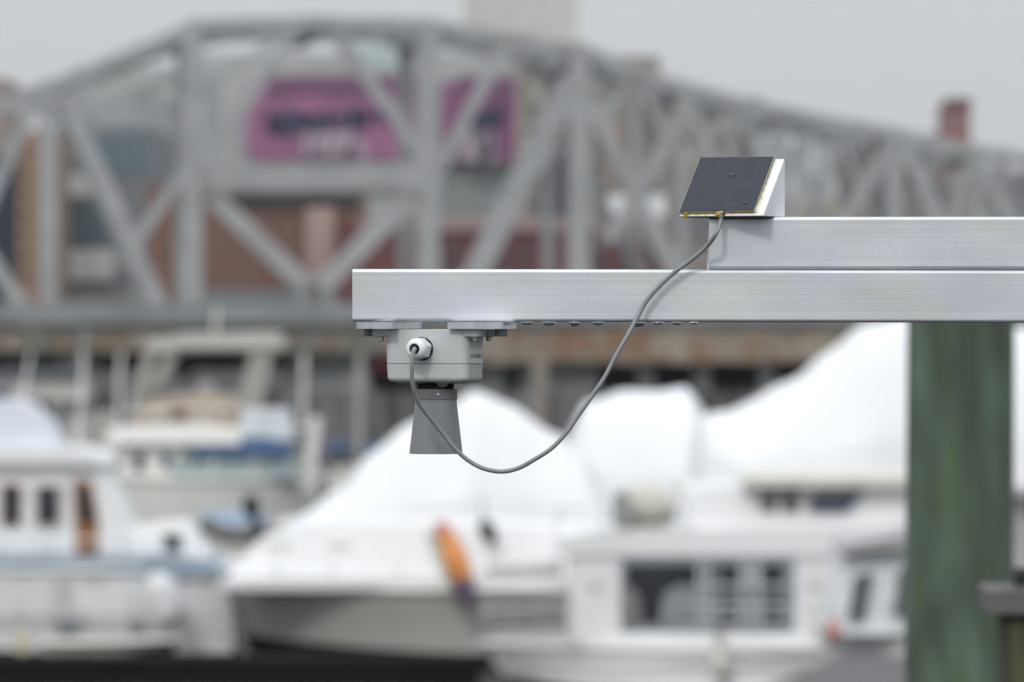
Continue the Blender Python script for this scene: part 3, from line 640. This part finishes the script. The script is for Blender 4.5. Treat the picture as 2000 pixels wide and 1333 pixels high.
bm = NB(); tube(bm, [P(1627, 1215, DJ - .5), P(1640, 1190, DJ - .3)], .01, 6); obj('rope', bm, M_black, by)

# docks
def dock(name, label, x0, x1, y0, y1, z, m, n, mf):
    t = thing(name, ((x0 + x1) / 2, (y0 + y1) / 2, 0), label, 'dock')
    for i in range(n):
        a = x0 + (x1 - x0) * i / n; b = x0 + (x1 - x0) * (i + .96) / n
        bm = NB(); box(bm, (a, y0, z - .06), (b, y1, z + .004 * (i % 3))); obj('plank', bm, m, t)
    bm = NB(); box(bm, (x0, y0 + .05, -.3), (x1, y0 + .2, z - .065)); obj('fascia', bm, mf, t)
    bm = NB(); box(bm, (x0, y0 + .25, -.3), (x1, y1 - .1, z - .065)); obj('float', bm, mf, t)
a = P(-150, 1300, 91); b = P(935, 1300, 91)
dock('floating_dock', 'low black floating dock in front of the trawler and the motor yacht', a.x, b.x, 90.3, 91.9, .40, mat('wet_black_boards', (.006, .006, .006), .9, 0, .3, 2, spec=.1), 30, M_boot)
t = thing('timber_dock', P(1700, 1333, 66), 'weathered grey timber dock at the bottom right beside the green pile', 'dock')
z = .95; M_pk = mat('wet_grey_planks', (.095, .09, .094), .8, 0, .3, 2, .005, 20, (6, 1, 6))
for i in range(30):
    x = 3.6 + i * .145
    bm = NB(); bar(bm, (x - .9, 72, z - .035 + .003 * (i % 3)), (x + 1.15, 82, z - .035 + .003 * (i % 3)), .137, .07, (0, 0, 1)); obj('plank', bm, M_pk, t)
for y in (72.4, 77, 81.5):
    xo = (y - 72) * .205 - .9
    bm = NB(); box(bm, (3.5 + xo, y, z - .36), (7.95 + xo, y + .12, z - .075)); obj('stringer', bm, M_greyw, t)
for x, y in ((3.0, 73), (4.6, 81), (7.0, 73), (8.6, 81)):
    bm = NB(); lathe(bm, (x, y, -1), [(.14, 0), (.13, z + .60)], 14); obj('post', bm, M_greyw, t, True)

# green pile
def pile_mat():
    m = bpy.data.materials.new('green_treated_timber'); m.use_nodes = True; t = m.node_tree; L = t.links.new; b = t.nodes['Principled BSDF']
    b.inputs['Roughness'].default_value = .85
    tcn = t.nodes.new('ShaderNodeTexCoord')
    def nz(scale, st, det=5):
        mp = t.nodes.new('ShaderNodeMapping'); mp.inputs['Scale'].default_value = st; L(tcn.outputs['Object'], mp.inputs[0])
        n = t.nodes.new('ShaderNodeTexNoise'); n.inputs['Scale'].default_value = scale; n.inputs['Detail'].default_value = det; L(mp.outputs[0], n.inputs['Vector']); return n.outputs[0]
    r = t.nodes.new('ShaderNodeValToRGB'); e = r.color_ramp.elements
    e[0].position = .36; e[0].color = (.052, .070, .050, 1); e[1].position = .66; e[1].color = (.118, .162, .118, 1)
    k = r.color_ramp.elements.new(.5); k.color = (.078, .114, .082, 1)
    L(nz(11, (1, 1, .26), 9), r.inputs[0])
    m2_ = t.nodes.new('ShaderNodeMixRGB'); m2_.inputs[2].default_value = (.075, .115, .045, 1)
    rp = t.nodes.new('ShaderNodeMapRange'); rp.inputs[1].default_value = .52; rp.inputs[2].default_value = .68; rp.inputs[4].default_value = .75; L(nz(16, (1, 1, .2)), rp.inputs[0])
    L(rp.outputs[0], m2_.inputs[0]); L(r.outputs[0], m2_.inputs[1]); L(m2_.outputs[0], b.inputs['Base Color'])
    bp = t.nodes.new('ShaderNodeBump'); bp.inputs['Distance'].default_value = .006; L(nz(60, (1, 1, .06)), bp.inputs['Height']); L(bp.outputs[0], b.inputs['Normal'])
    return m
M_pile = pile_mat()
c = P(1876, 600, 16); r0 = 104 * K * 16
pl = thing('timber_pile', (c.x, c.y, 0), 'thick green stained timber mooring pile under the aluminium tubes at the right', 'pile')
bm = NB(); rs = []
for i in range(50):
    z = -2 + (CZ + .045 + 2) * i / 49; ring = []
    for k in range(48):
        a = 2 * math.pi * k / 48; rr_ = r0 * (1.045 - .006 * z) * (1 + .02 * noise.noise(Vector((math.cos(a) * 1.5, math.sin(a) * 1.5, z * .8))) + .012 * noise.noise(Vector((math.cos(a) * 6, math.sin(a) * 6, z * .5))))
        ring.append(Vector((c.x - .006 * (CZ - z) + rr_ * math.cos(a), c.y + rr_ * math.sin(a), z)))
    rs.append(ring)
rings(bm, rs); obj('trunk', bm, M_pile, pl, 60)
bm = NB(); lathe(bm, (c.x, c.y, CZ + .046), [(r0 * .96, 0), (r0 * .9, .012)], 30); obj('top_cap', bm, mat('end_grain', (.10, .10, .07), .9, 0, .3, 20), pl)
# dark post with grey cap board at the right edge
DP = 13.5
M_dk = mat('tarred_post', (.035, .030, .02), .85, 0, .4, 6, 0, 10, (3, 3, .5), dirt=((.07, .08, .035), 5, .55))
p0 = P(1990, 1200, DP)
dp = thing('dark_post', (p0.x, DP + .1, 0), 'dark tarred wooden post with a grey cap board at the bottom right edge', 'post')
bm = NB(); a = P(1962, 1200, DP); box(bm, (a.x, DP, -1), (a.x + .2, DP + .2, a.z - .003), .008); obj('post', bm, M_dk, dp)
bm = NB(); a = P(1926, 1200, DP); b = P(2090, 1150, DP); box(bm, (a.x, DP - .03, a.z), (b.x, DP + .26, b.z), .006); obj('cap_board', bm, mat('grey_board', (.115, .11, .112), .85, 0, .25, 10, .002, 60, (1, 5, 5)), dp)
bm = NB(); a = P(1985, 1148, DP); b = P(2030, 1112, DP); box(bm, (a.x, DP + .05, a.z), (b.x, DP + .15, b.z), .006); obj('cleat', bm, M_black, dp)

# ================================================================== FOREGROUND RIG
MPX = K * FD
def sq_tube(x0, x1, y0, z0, side, wall, rad, tilt=0.):
    bm = NB()
    def ring(x, inset, r):
        o = []; h = side / 2 - inset; cz = z0 + side / 2; cy = y0 + side / 2
        for q_, (sy, sz) in enumerate(((1, 1), (-1, 1), (-1, -1), (1, -1))):
            for k in range(5):
                a = math.pi / 2 * (q_ + k / 4)
                o.append(Vector((x, cy + sy * (h - r) + r * math.cos(a), cz + sz * (h - r) + r * math.sin(a) - (x - x0) * tilt)))
        return o
    e = .0004
    return rings(bm, [ring(x1, wall, .0012), ring(x0, wall, .0012), ring(x0, e, rad), ring(x0 + e, 0, rad), ring(x1, 0, rad), ring(x1, wall, .0012)], False, False)
side = .0508
xL = P(688, 0, FD).x; zL = P(0, 628.5, FD).z
xU = P(1384.5, 0, FD).x; zU = P(0, 526.8, FD).z
lt = thing('lower_aluminium_tube', (xL, FD + side / 2, zL), 'lower and longer square aluminium tube that carries the grey sensor box', 'beam')
obj('square_tube', sq_tube(xL, P(2550, 0, FD).x, FD, zL, side, .0032, .0034, .0018), M_al, lt, 30)
ut = thing('upper_aluminium_tube', (xU, FD + side / 2, zU), 'upper and shorter square aluminium tube that carries the small solar panel', 'beam')
obj('square_tube', sq_tube(xU, P(2550, 0, FD).x, FD + .0006, zU, side, .0032, .0034, -.0006), M_al, ut, 30)
# what holds the tubes, out of frame at the right
sp_ = thing('support_post', (P(2480, 0, FD).x, FD + .2, 0), 'timber post outside the frame that the aluminium tubes are fixed to', 'post')
bm = NB(); box(bm, (P(2420, 0, FD).x, FD + .056, -1), (P(2420, 0, FD).x + .15, FD + .2, 6.3), .01); obj('post', bm, mat('grey_post_wood', (.20, .19, .18), .85, 0, .3, 8, .003, 60, (3, 3, .2)), sp_)

# --- sensor
TH = R(20); nF = Vector((-math.sin(TH), -math.cos(TH), 0)); uR = Vector((math.cos(TH), -math.sin(TH), 0)); Z = Vector((0, 0, 1))
DC = FD + .0254; SC = P(849.5, 0, DC); SC.z = 0
zpx = lambda py, D=DC: CZ - (py - HY) * K * D
def L3(u, v, z): return SC + uR * u + nF * v + Z * z
sen = thing('water_level_sensor', SC + Z * zpx(643), 'grey plastic sensor box with a downward horn hanging under the lower tube', 'sensor')
def rrect(w_, d_, r, n=8):
    o = []
    for q_, (sx, sy) in enumerate(((1, 1), (-1, 1), (-1, -1), (1, -1))):
        for k in range(n + 1):
            a = math.pi / 2 * (q_ + k / n); o.append((sx * (w_ / 2 - r) + r * math.cos(a), sy * (d_ / 2 - r) + r * math.sin(a)))
    return o
BW, BD, BR = .0866, .052, .0085
def level(z, ins, r=BR): return [L3(u, v, z) for u, v in rrect(BW - 2 * ins, BD - 2 * ins, max(r - ins * .5, .001))]
zt = zpx(643.5); zs = zpx(711); zb = zpx(747)
bm = NB(); rings(bm, [level(zt, .0008), level(zt - .0006, 0), level(zs + .0008, .0006), level(zs + .0003, .0011)]); obj('enclosure', bm, M_box, sen, 35)
bm = NB(); rings(bm, [level(zs + .00025, .003), level(zs - .0003, .003)]); obj('gasket', bm, mat('gasket', (.12, .13, .12), .7), sen)
bm = NB(); prof = [(zs - .0001, .0011), (zs - .0006, .0006), (zb + .0075, .0012)] + [(zb + .0055 * (1 - math.sin(a)), .0012 + .0060 * (1 - math.cos(a))) for a in [R(x) for x in range(0, 91, 15)]]
prof += [(zb - .0012, .013)]
rings(bm, [level(z, i) for z, i in prof]); obj('lid', bm, M_box, sen, 35)
for su in (-1, 1):
    for sv in (-1, 1):
        bm = NB(); cen = (su * .0465, sv * .0185)
        outl = [(u + cen[0], v + cen[1]) for u, v in rrect(.0235, .0155, .0068)]
        rings(bm, [[L3(u, v, z) for u, v in [(cen[0] + (a - cen[0]) * s_, cen[1] + (b - cen[1]) * s_) for a, b in outl]] for z, s_ in ((zt - .0002, 1), (zt - .0048, 1), (zt - .0064, .95), (zt - .0071, .86))])
        lug = obj('mounting_lug', bm, M_box, sen, 35)
        bm = NB(); c0 = L3(su * .0488, sv * .0195, zt - .0074)
        lathe(bm, c0, [(.0036, .0006), (.0036, -.0002), (.0030, -.0006), (.0030, -.0036), (.0026, -.0042)], 6 if sv * su > 0 else 14); obj('bolt', bm, M_steel, lug, 30)
# adaptor plates between tube and box
def plate(pts, z0, z1):
    bm = NB(); rings(bm, [[L3(u, v, z) for u, v in pts] for z in (z0 - .0001, z0 - .0004, z1 + .0004, z1)]); return bm
zp0 = zpx(628.8, FD) - .0003; zp1 = zpx(642.6, FD)
M_plate2 = M_plate
for pts, nm in (([(-.0700, .030), (-.0600, .0430), (-.0276, .0430), (-.0276, -.036), (-.0700, -.036)], 'l'), ([(.0255, .0330), (.0700, .0330), (.0812, .0300), (.0812, -.0075), (.0255, -.0075)], 'r')):
    t = tag(obj('adaptor_plate', plate(pts, zp0, zp1), M_plate, None, 20, loc=L3(pts[0][0], pts[0][1], zp0)),
            'thick cut aluminium plate clamped between tube and box, at its ' + ('left end' if nm == 'l' else 'right side'), 'plate', 'adaptor plates above the sensor box')
for u, v, r, lb in ((-.0612, .021, .0045, 'left'), (.0722, .010, .0062, 'right')):
    bm = NB(); c0 = L3(u, v, zp1); lathe(bm, c0, [(r, -.0002), (r, -.0066), (r * .9, -.0074)], 20)
    tag(obj('socket_bolt', bm, M_dark_steel, None, 35, loc=c0), 'dark cap screw under the ' + lb + ' aluminium plate, just outside the sensor box', 'bolt', 'cap screws of the adaptor plates')
# cable gland
g0 = L3(-.0034, BD / 2, zpx(681.5)); GZ = .64
gl = nF.copy(); GL = obj
bm = NB(); lathe(bm, g0, [(.0114, -.0005), (.0114, .0014)], 40, gl); obj('gland_washer', bm, M_black, sen, 30)
def hexring(r, z, rot=0.3): 
    s_ = uR; return [g0 + gl * z + (s_ * math.cos(a) + Z * math.sin(a)) * r for a in [rot + math.pi / 3 * (k // 4) + (math.pi / 3) * (k % 4) / 4 for k in range(24)]]
def hexblend(r, z, f, rot=.3):
    o = []
    for k in range(48):
        a = 2 * math.pi * k / 48; am = ((a - rot) % (math.pi / 3)) - math.pi / 6
        rh = r * math.cos(math.pi / 6) / math.cos(am); rr_ = rh * f + r * .93 * (1 - f); o.append(g0 + gl * (z * GZ) + (uR * math.cos(a) + Z * math.sin(a)) * rr_)
    return o
bm = NB(); rings(bm, [hexblend(.0106, .0017, 1), hexblend(.0111, .0022, 1), hexblend(.0111, .0085, 1), hexblend(.0107, .0092, .8)]); obj('gland_nut', bm, M_gland, sen, 25)
bm = NB(); rings(bm, [hexblend(.0098, .0092, 0), hexblend(.0108, .0096, .9), hexblend(.0112, .0110, 1), hexblend(.0112, .018, .85), hexblend(.0113, .024, .25)] +
      [hexblend(r, z, 0) for r, z in ((.0109, .0275), (.0099, .0305), (.0083, .0325), (.0066, .0333), (.0056, .0330), (.0054, .0310), (.0050, .0300))], True, True); obj('gland_dome', bm, M_gland, sen, 35)
bm = NB(); lathe(bm, g0 + gl * .0302 * GZ, [(.0046, 0), (.0043, .0022), (.0030, .0018), (.0028, 0)], 30, gl); obj('gland_seal', bm, M_black, sen, 30)
for k in range(12):
    a = k / 12 * 2 * math.pi; bm = NB(); q_ = g0 + gl * .0331 * GZ + (uR * math.cos(a) + Z * math.sin(a)) * .0051; bar(bm, q_ - gl * .0006, q_ + gl * .0004, .0005, .0005); obj('clamp_finger', bm, M_black, sen)
# threaded collar, coupling ring and horn
hc = lambda py: Vector((P(851.5, 0, DC).x, DC, zpx(py)))
bm = NB(); pr = [(.0178, 0)]
for k in range(6): pr += [(.0182, -.0004 - k * .0013), (.0174, -.0010 - k * .0013)]
lathe(bm, hc(746), pr + [(.0180, -.0085)], 48); obj('threaded_collar', bm, M_black, sen, 30)
bm = NB(); lathe(bm, hc(760), [(.0188, 0), (.0209, -.0003), (.0209, -.0100), (.0204, -.0104)], 64)
cr = obj('coupling_ring', bm, mat('worn_grey_pvc', (.13, .135, .137), .5, 0, .12, 60), sen, 35)
bm = NB(); z_ = (886 - 781) * MPX
lathe(bm, hc(780.5), [(.0203, 0), (.0204, -.004), (.0259, -z_), (.0256, -z_ - .0007), (.0243, -z_ - .0006), (.0190, -.004), (.019, -.002)], 72); obj('horn', bm, M_horn, sen, 35)
bm = NB(); q_ = hc(770) + Vector((.0024, -.0206, 0)); ellipsoid(bm, q_, (.0011, .0006, .0009), 10, 8); obj('screw_glint', bm, M_gland, cr, True)  # white bead stands in for a bright screw highlight on the ring
# sticker with text on the right-hand side of the box
n2 = uR; t2 = -nF
sc0 = SC + uR * (BW / 2 - .00035) + t2 * .000 + Z * zpx(695.5)
hh = .0071
bm = NB()
q4 = [sc0 + t2 * a + Z * b + n2 * c_ for a, b, c_ in ((-.0172, -hh, 0), (.0172, -hh, 0), (.0172, hh, 0), (-.0172, hh, 0), (-.0172, -hh, .0002), (.0172, -hh, .0002), (.0172, hh, .0002), (-.0172, hh, .0002))]
vv = [bm.verts.new(q_) for q_ in q4]
for f in ((0, 1, 2, 3), (4, 5, 6, 7), (0, 1, 5, 4), (1, 2, 6, 5), (2, 3, 7, 6), (3, 0, 4, 7)): bm.faces.new([vv[i] for i in f])
st = obj('sticker', bm, M_sticker, sen)
cu = bpy.data.curves.new('text', 'FONT'); cu.body = 'BFOWH-ML-05'; cu.size = .0068; cu.align_x = 'CENTER'; cu.align_y = 'CENTER'; cu.offset = .00006; cu.space_character = 1.0
to = bpy.data.objects.new('text', cu); me = bpy.data.meshes.new_from_object(to); bpy.data.objects.remove(to)
xs_ = [v.co.x for v in me.vertices]; f_ = .0325 / (max(xs_) - min(xs_))
me.transform(Matrix.Scale(f_, 4, (1, 0, 0)))
rot = Matrix((t2, Z, n2)).transposed().to_4x4()
me.transform(Matrix.Translation(sc0 + n2 * .00032 - Z * .0004 - origin(sen)) @ rot)
me.materials.append(M_ink); o = bpy.data.objects.new('lettering', me); COL.objects.link(o); o.parent = st

# --- wedge and solar panel
T2 = R(22); F2 = Vector((-math.sin(T2), -math.cos(T2), 0)); R2 = Vector((math.cos(T2), -math.sin(T2), 0))
pr0 = P(1533, 0, 5.530); pr0.z = P(0, 425.0, FD).z + .0009
wd, hh2, ln = .0622, .0562, .0860
def WV(s, f, z): return pr0 - R2 * s + F2 * f + Z * z
we = thing('mounting_wedge', WV(ln / 2, wd / 2, 0), 'white printed plastic wedge standing on the left end of the upper tube', 'bracket')
bm = NB(); A_ = [bm.verts.new(WV(s, f, z)) for s in (0, ln) for f, z in ((0, 0), (wd, 0), (wd, .0012), (.0014, hh2), (0, hh2))]
bm.faces.new(A_[:5]); bm.faces.new(A_[5:][::-1])
for i in range(5): bm.faces.new((A_[i], A_[(i + 1) % 5], A_[5 + (i + 1) % 5], A_[5 + i]))
bmesh.ops.bevel(bm, geom=list(bm.edges), offset=.00035, segments=2, affect='EDGES')
obj('wedge_body', bm, M_print, we, 30)
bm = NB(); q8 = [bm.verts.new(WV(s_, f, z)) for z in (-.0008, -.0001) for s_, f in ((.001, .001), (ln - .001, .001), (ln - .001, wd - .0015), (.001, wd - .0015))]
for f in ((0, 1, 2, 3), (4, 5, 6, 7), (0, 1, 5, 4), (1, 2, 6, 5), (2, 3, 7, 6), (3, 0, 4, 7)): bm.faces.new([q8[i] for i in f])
obj('shade_pad', bm, M_black, we)  # black pad added under the wedge only to darken the tube edge below
sl_ = (Z * hh2 - F2 * wd).normalized(); nrm = R2.cross(sl_).normalized()
if nrm.y > 0: nrm = -nrm
base = WV(ln, wd, 0)                       # bottom-left corner of the sloping face
def SV(a, b, h): return base + R2 * a + sl_ * b + nrm * h
def slab(a0, b0, a1, b1, h0, h1, bev=.0003):
    bm = NB(); v = [bm.verts.new(SV(a, b - (.0014 if a == a0 and b == b0 else 0), h)) for h in (h0, h1) for a, b in ((a0, b0), (a1, b0), (a1, b1), (a0, b1))]
    for f in ((0, 1, 2, 3), (4, 5, 6, 7), (0, 1, 5, 4), (1, 2, 6, 5), (2, 3, 7, 6), (3, 0, 4, 7)): bm.faces.new([v[i] for i in f])
    if bev: bmesh.ops.bevel(bm, geom=list(bm.edges), offset=bev, segments=2, affect='EDGES')
    return bm
spn = thing('solar_panel', SV(.039, .04, .001), 'small square dark solar panel glued on the white sloping wedge', 'solar panel')
PA0, PB0, PA1, PB1 = -.0012, .0034, .0768, .0843
obj('backing', slab(PA0, PB0, PA1, PB1, .0012, .0027), M_resin, spn, 30)
obj('resin_edge', slab(PA0 + .0004, PB0 + .0004, PA1 - .0004, PB1 - .0004, .0028, .0038, .0004), mat('milky_resin', (.36, .36, .27), .2, 0, .2, 200), spn, 30)
obj('cell', slab(PA0 + .0011, PB0 + .0008, PA1 - .0011, PB1 - .0013, .0036, .0043, .0002), M_cell, spn, 30)
# glue squeezed out round the panel
rg = random.Random(4)
bm = NB(); tube(bm, [SV(PA1 + .0006 + .0004 * math.sin(k * 1.7), PB0 + (PB1 - PB0) * k / 24 * .8, .0004) for k in range(25)], lambda u: .0019 * (1 - u) ** .7 + .0002, 8)
obj('glue_bead', bm, M_glue, spn, True)
bm = NB(); tube(bm, [SV(PA0 + .003 + (PA1 - PA0 - .004) * k / 24, PB0 - .0004 - .0012 * (1 - k / 24) + .0004 * math.sin(k * 2.1), .0004) for k in range(25)], .0010, 8)
obj('glue_bead', bm, M_glue_d, spn, True)
bm = NB(); d0 = SV(.0062, .0018, .001); tube(bm, [d0 + Z * .002, d0, d0 - Z * .0028, d0 - Z * .0048], lambda u: (.0022, .0021, .0019, .0006)[min(3, int(u * 3.01))], 12); obj('glue_drip', bm, M_glue_d, spn, True)
jp = SV(.0415, .0022, .0036)
bm = NB(); ellipsoid(bm, jp + Vector((-.0012, 0, -.0024)), (.0032, .0026, .0030), 14, 10); ellipsoid(bm, jp + Vector((.0012, 0, -.001)), (.003, .0022, .0022), 14, 10); obj('glue_blob', bm, M_glue_d, spn, True)
bm = NB(); ellipsoid(bm, jp + Vector((.0034, -.0004, -.0024)), (.0018, .002, .0022), 12, 8); obj('cable_boot', bm, M_black, spn, True)

# --- cable between panel and sensor
tip = g0 + gl * .031 * GZ
px_ = [(tip.x, tip.y, tip.z)]
def C(px, py, D): return P(px, py, D)
raw = [(809.5, 682.5, 5.452), (806.5, 692, 5.447), (804.5, 715, 5.445), (805, 742, 5.446), (810, 768, 5.45), (821, 792, 5.456), (843, 820, 5.462), (868, 851, 5.465), (889, 877, 5.465), (915, 900, 5.465), (946, 916, 5.462), (980, 921.5, 5.46), (1012, 915, 5.458),
       (1042, 899, 5.456), (1076, 877, 5.456), (1104, 848, 5.458), (1130, 811, 5.46), (1156, 774, 5.463), (1181, 737, 5.467), (1204, 693, 5.472), (1226, 655, 5.478), (1246, 618, 5.486), (1262, 589, 5.489), (1285, 562, 5.490), (1315, 534, 5.490), (1350, 508, 5.488), (1380, 482, 5.483), (1399, 456, 5.476)]
end = jp + Vector((.0020, -.0004, -.003))
pts = [tip - gl * .004, tip + gl * .0015] + [C(*r_) for r_ in raw] + [end + Vector((-.0014, -.001, -.007)), end]
cb = thing('signal_cable', P(980, 921, 5.46), 'thin grey cable looping from the solar panel down to the sensor gland', 'cable')
bm = NB(); tube(bm, spline(pts, 10), lambda u: .00212, 16); obj('jacket', bm, M_cable, cb, 'all')

# --- water drops
def drop(p, r, label, below=True):
    bm = NB(); ellipsoid(bm, p, r, 20, 14)
    tag(obj('water_drop', bm, M_water, None, 'all', loc=p), label, 'water drop', 'rain drops on the rig')
ds = [(1030, 13, 5.5, 'leftmost drop under the lower tube, first right of the sensor plates'), (1072, 13, 7.5, 'second drop from the left under the lower tube'), (1122, 11, 8.5, 'third drop from the left under the lower tube, narrow and deep'),
      (1168, 12, 6, 'fourth drop from the left under the lower tube, flat'), (1245, 16, 9, 'largest hanging drop under the lower tube, right behind the cable'), (1285, 12, 5, 'flat drop just right of the cable under the lower tube'),
      (1322, 10, 5.5, 'second drop from the right in the row under the lower tube'), (1355, 11, 4, 'rightmost and flattest drop under the lower tube')]
for x, w_, h_, lb in ds:
    y = 629.6 + (x - 688) * .0018
    p = P(x, y, FD + .004); drop(p, (w_ * MPX, .004, h_ * 1.0 * MPX), lb)
p = L3(.0150, .0200, zb - .0004); drop(p, (.0052, .004, .0046), 'round water drop hanging under the sensor box in front of the black collar')
for a, b, r, lb in ((.0400, .0560, .0030, 'water drop at the middle of the solar panel face'), (.0640, .0145, .0022, 'small water drop near the lower right corner of the solar panel')):
    bm = NB(); q_ = SV(a, b, .0043)
    k_ = bmesh.ops.create_uvsphere(bm, u_segments=18, v_segments=12, radius=1)
    for v in k_['verts']: cc = v.co.copy(); v.co = q_ + R2 * (cc.x * r * 1.1) + sl_ * (cc.y * r) + nrm * (cc.z * .0011)
    tag(obj('water_drop', bm, M_water, None, 'all', loc=q_), lb, 'water drop', 'rain drops on the rig')
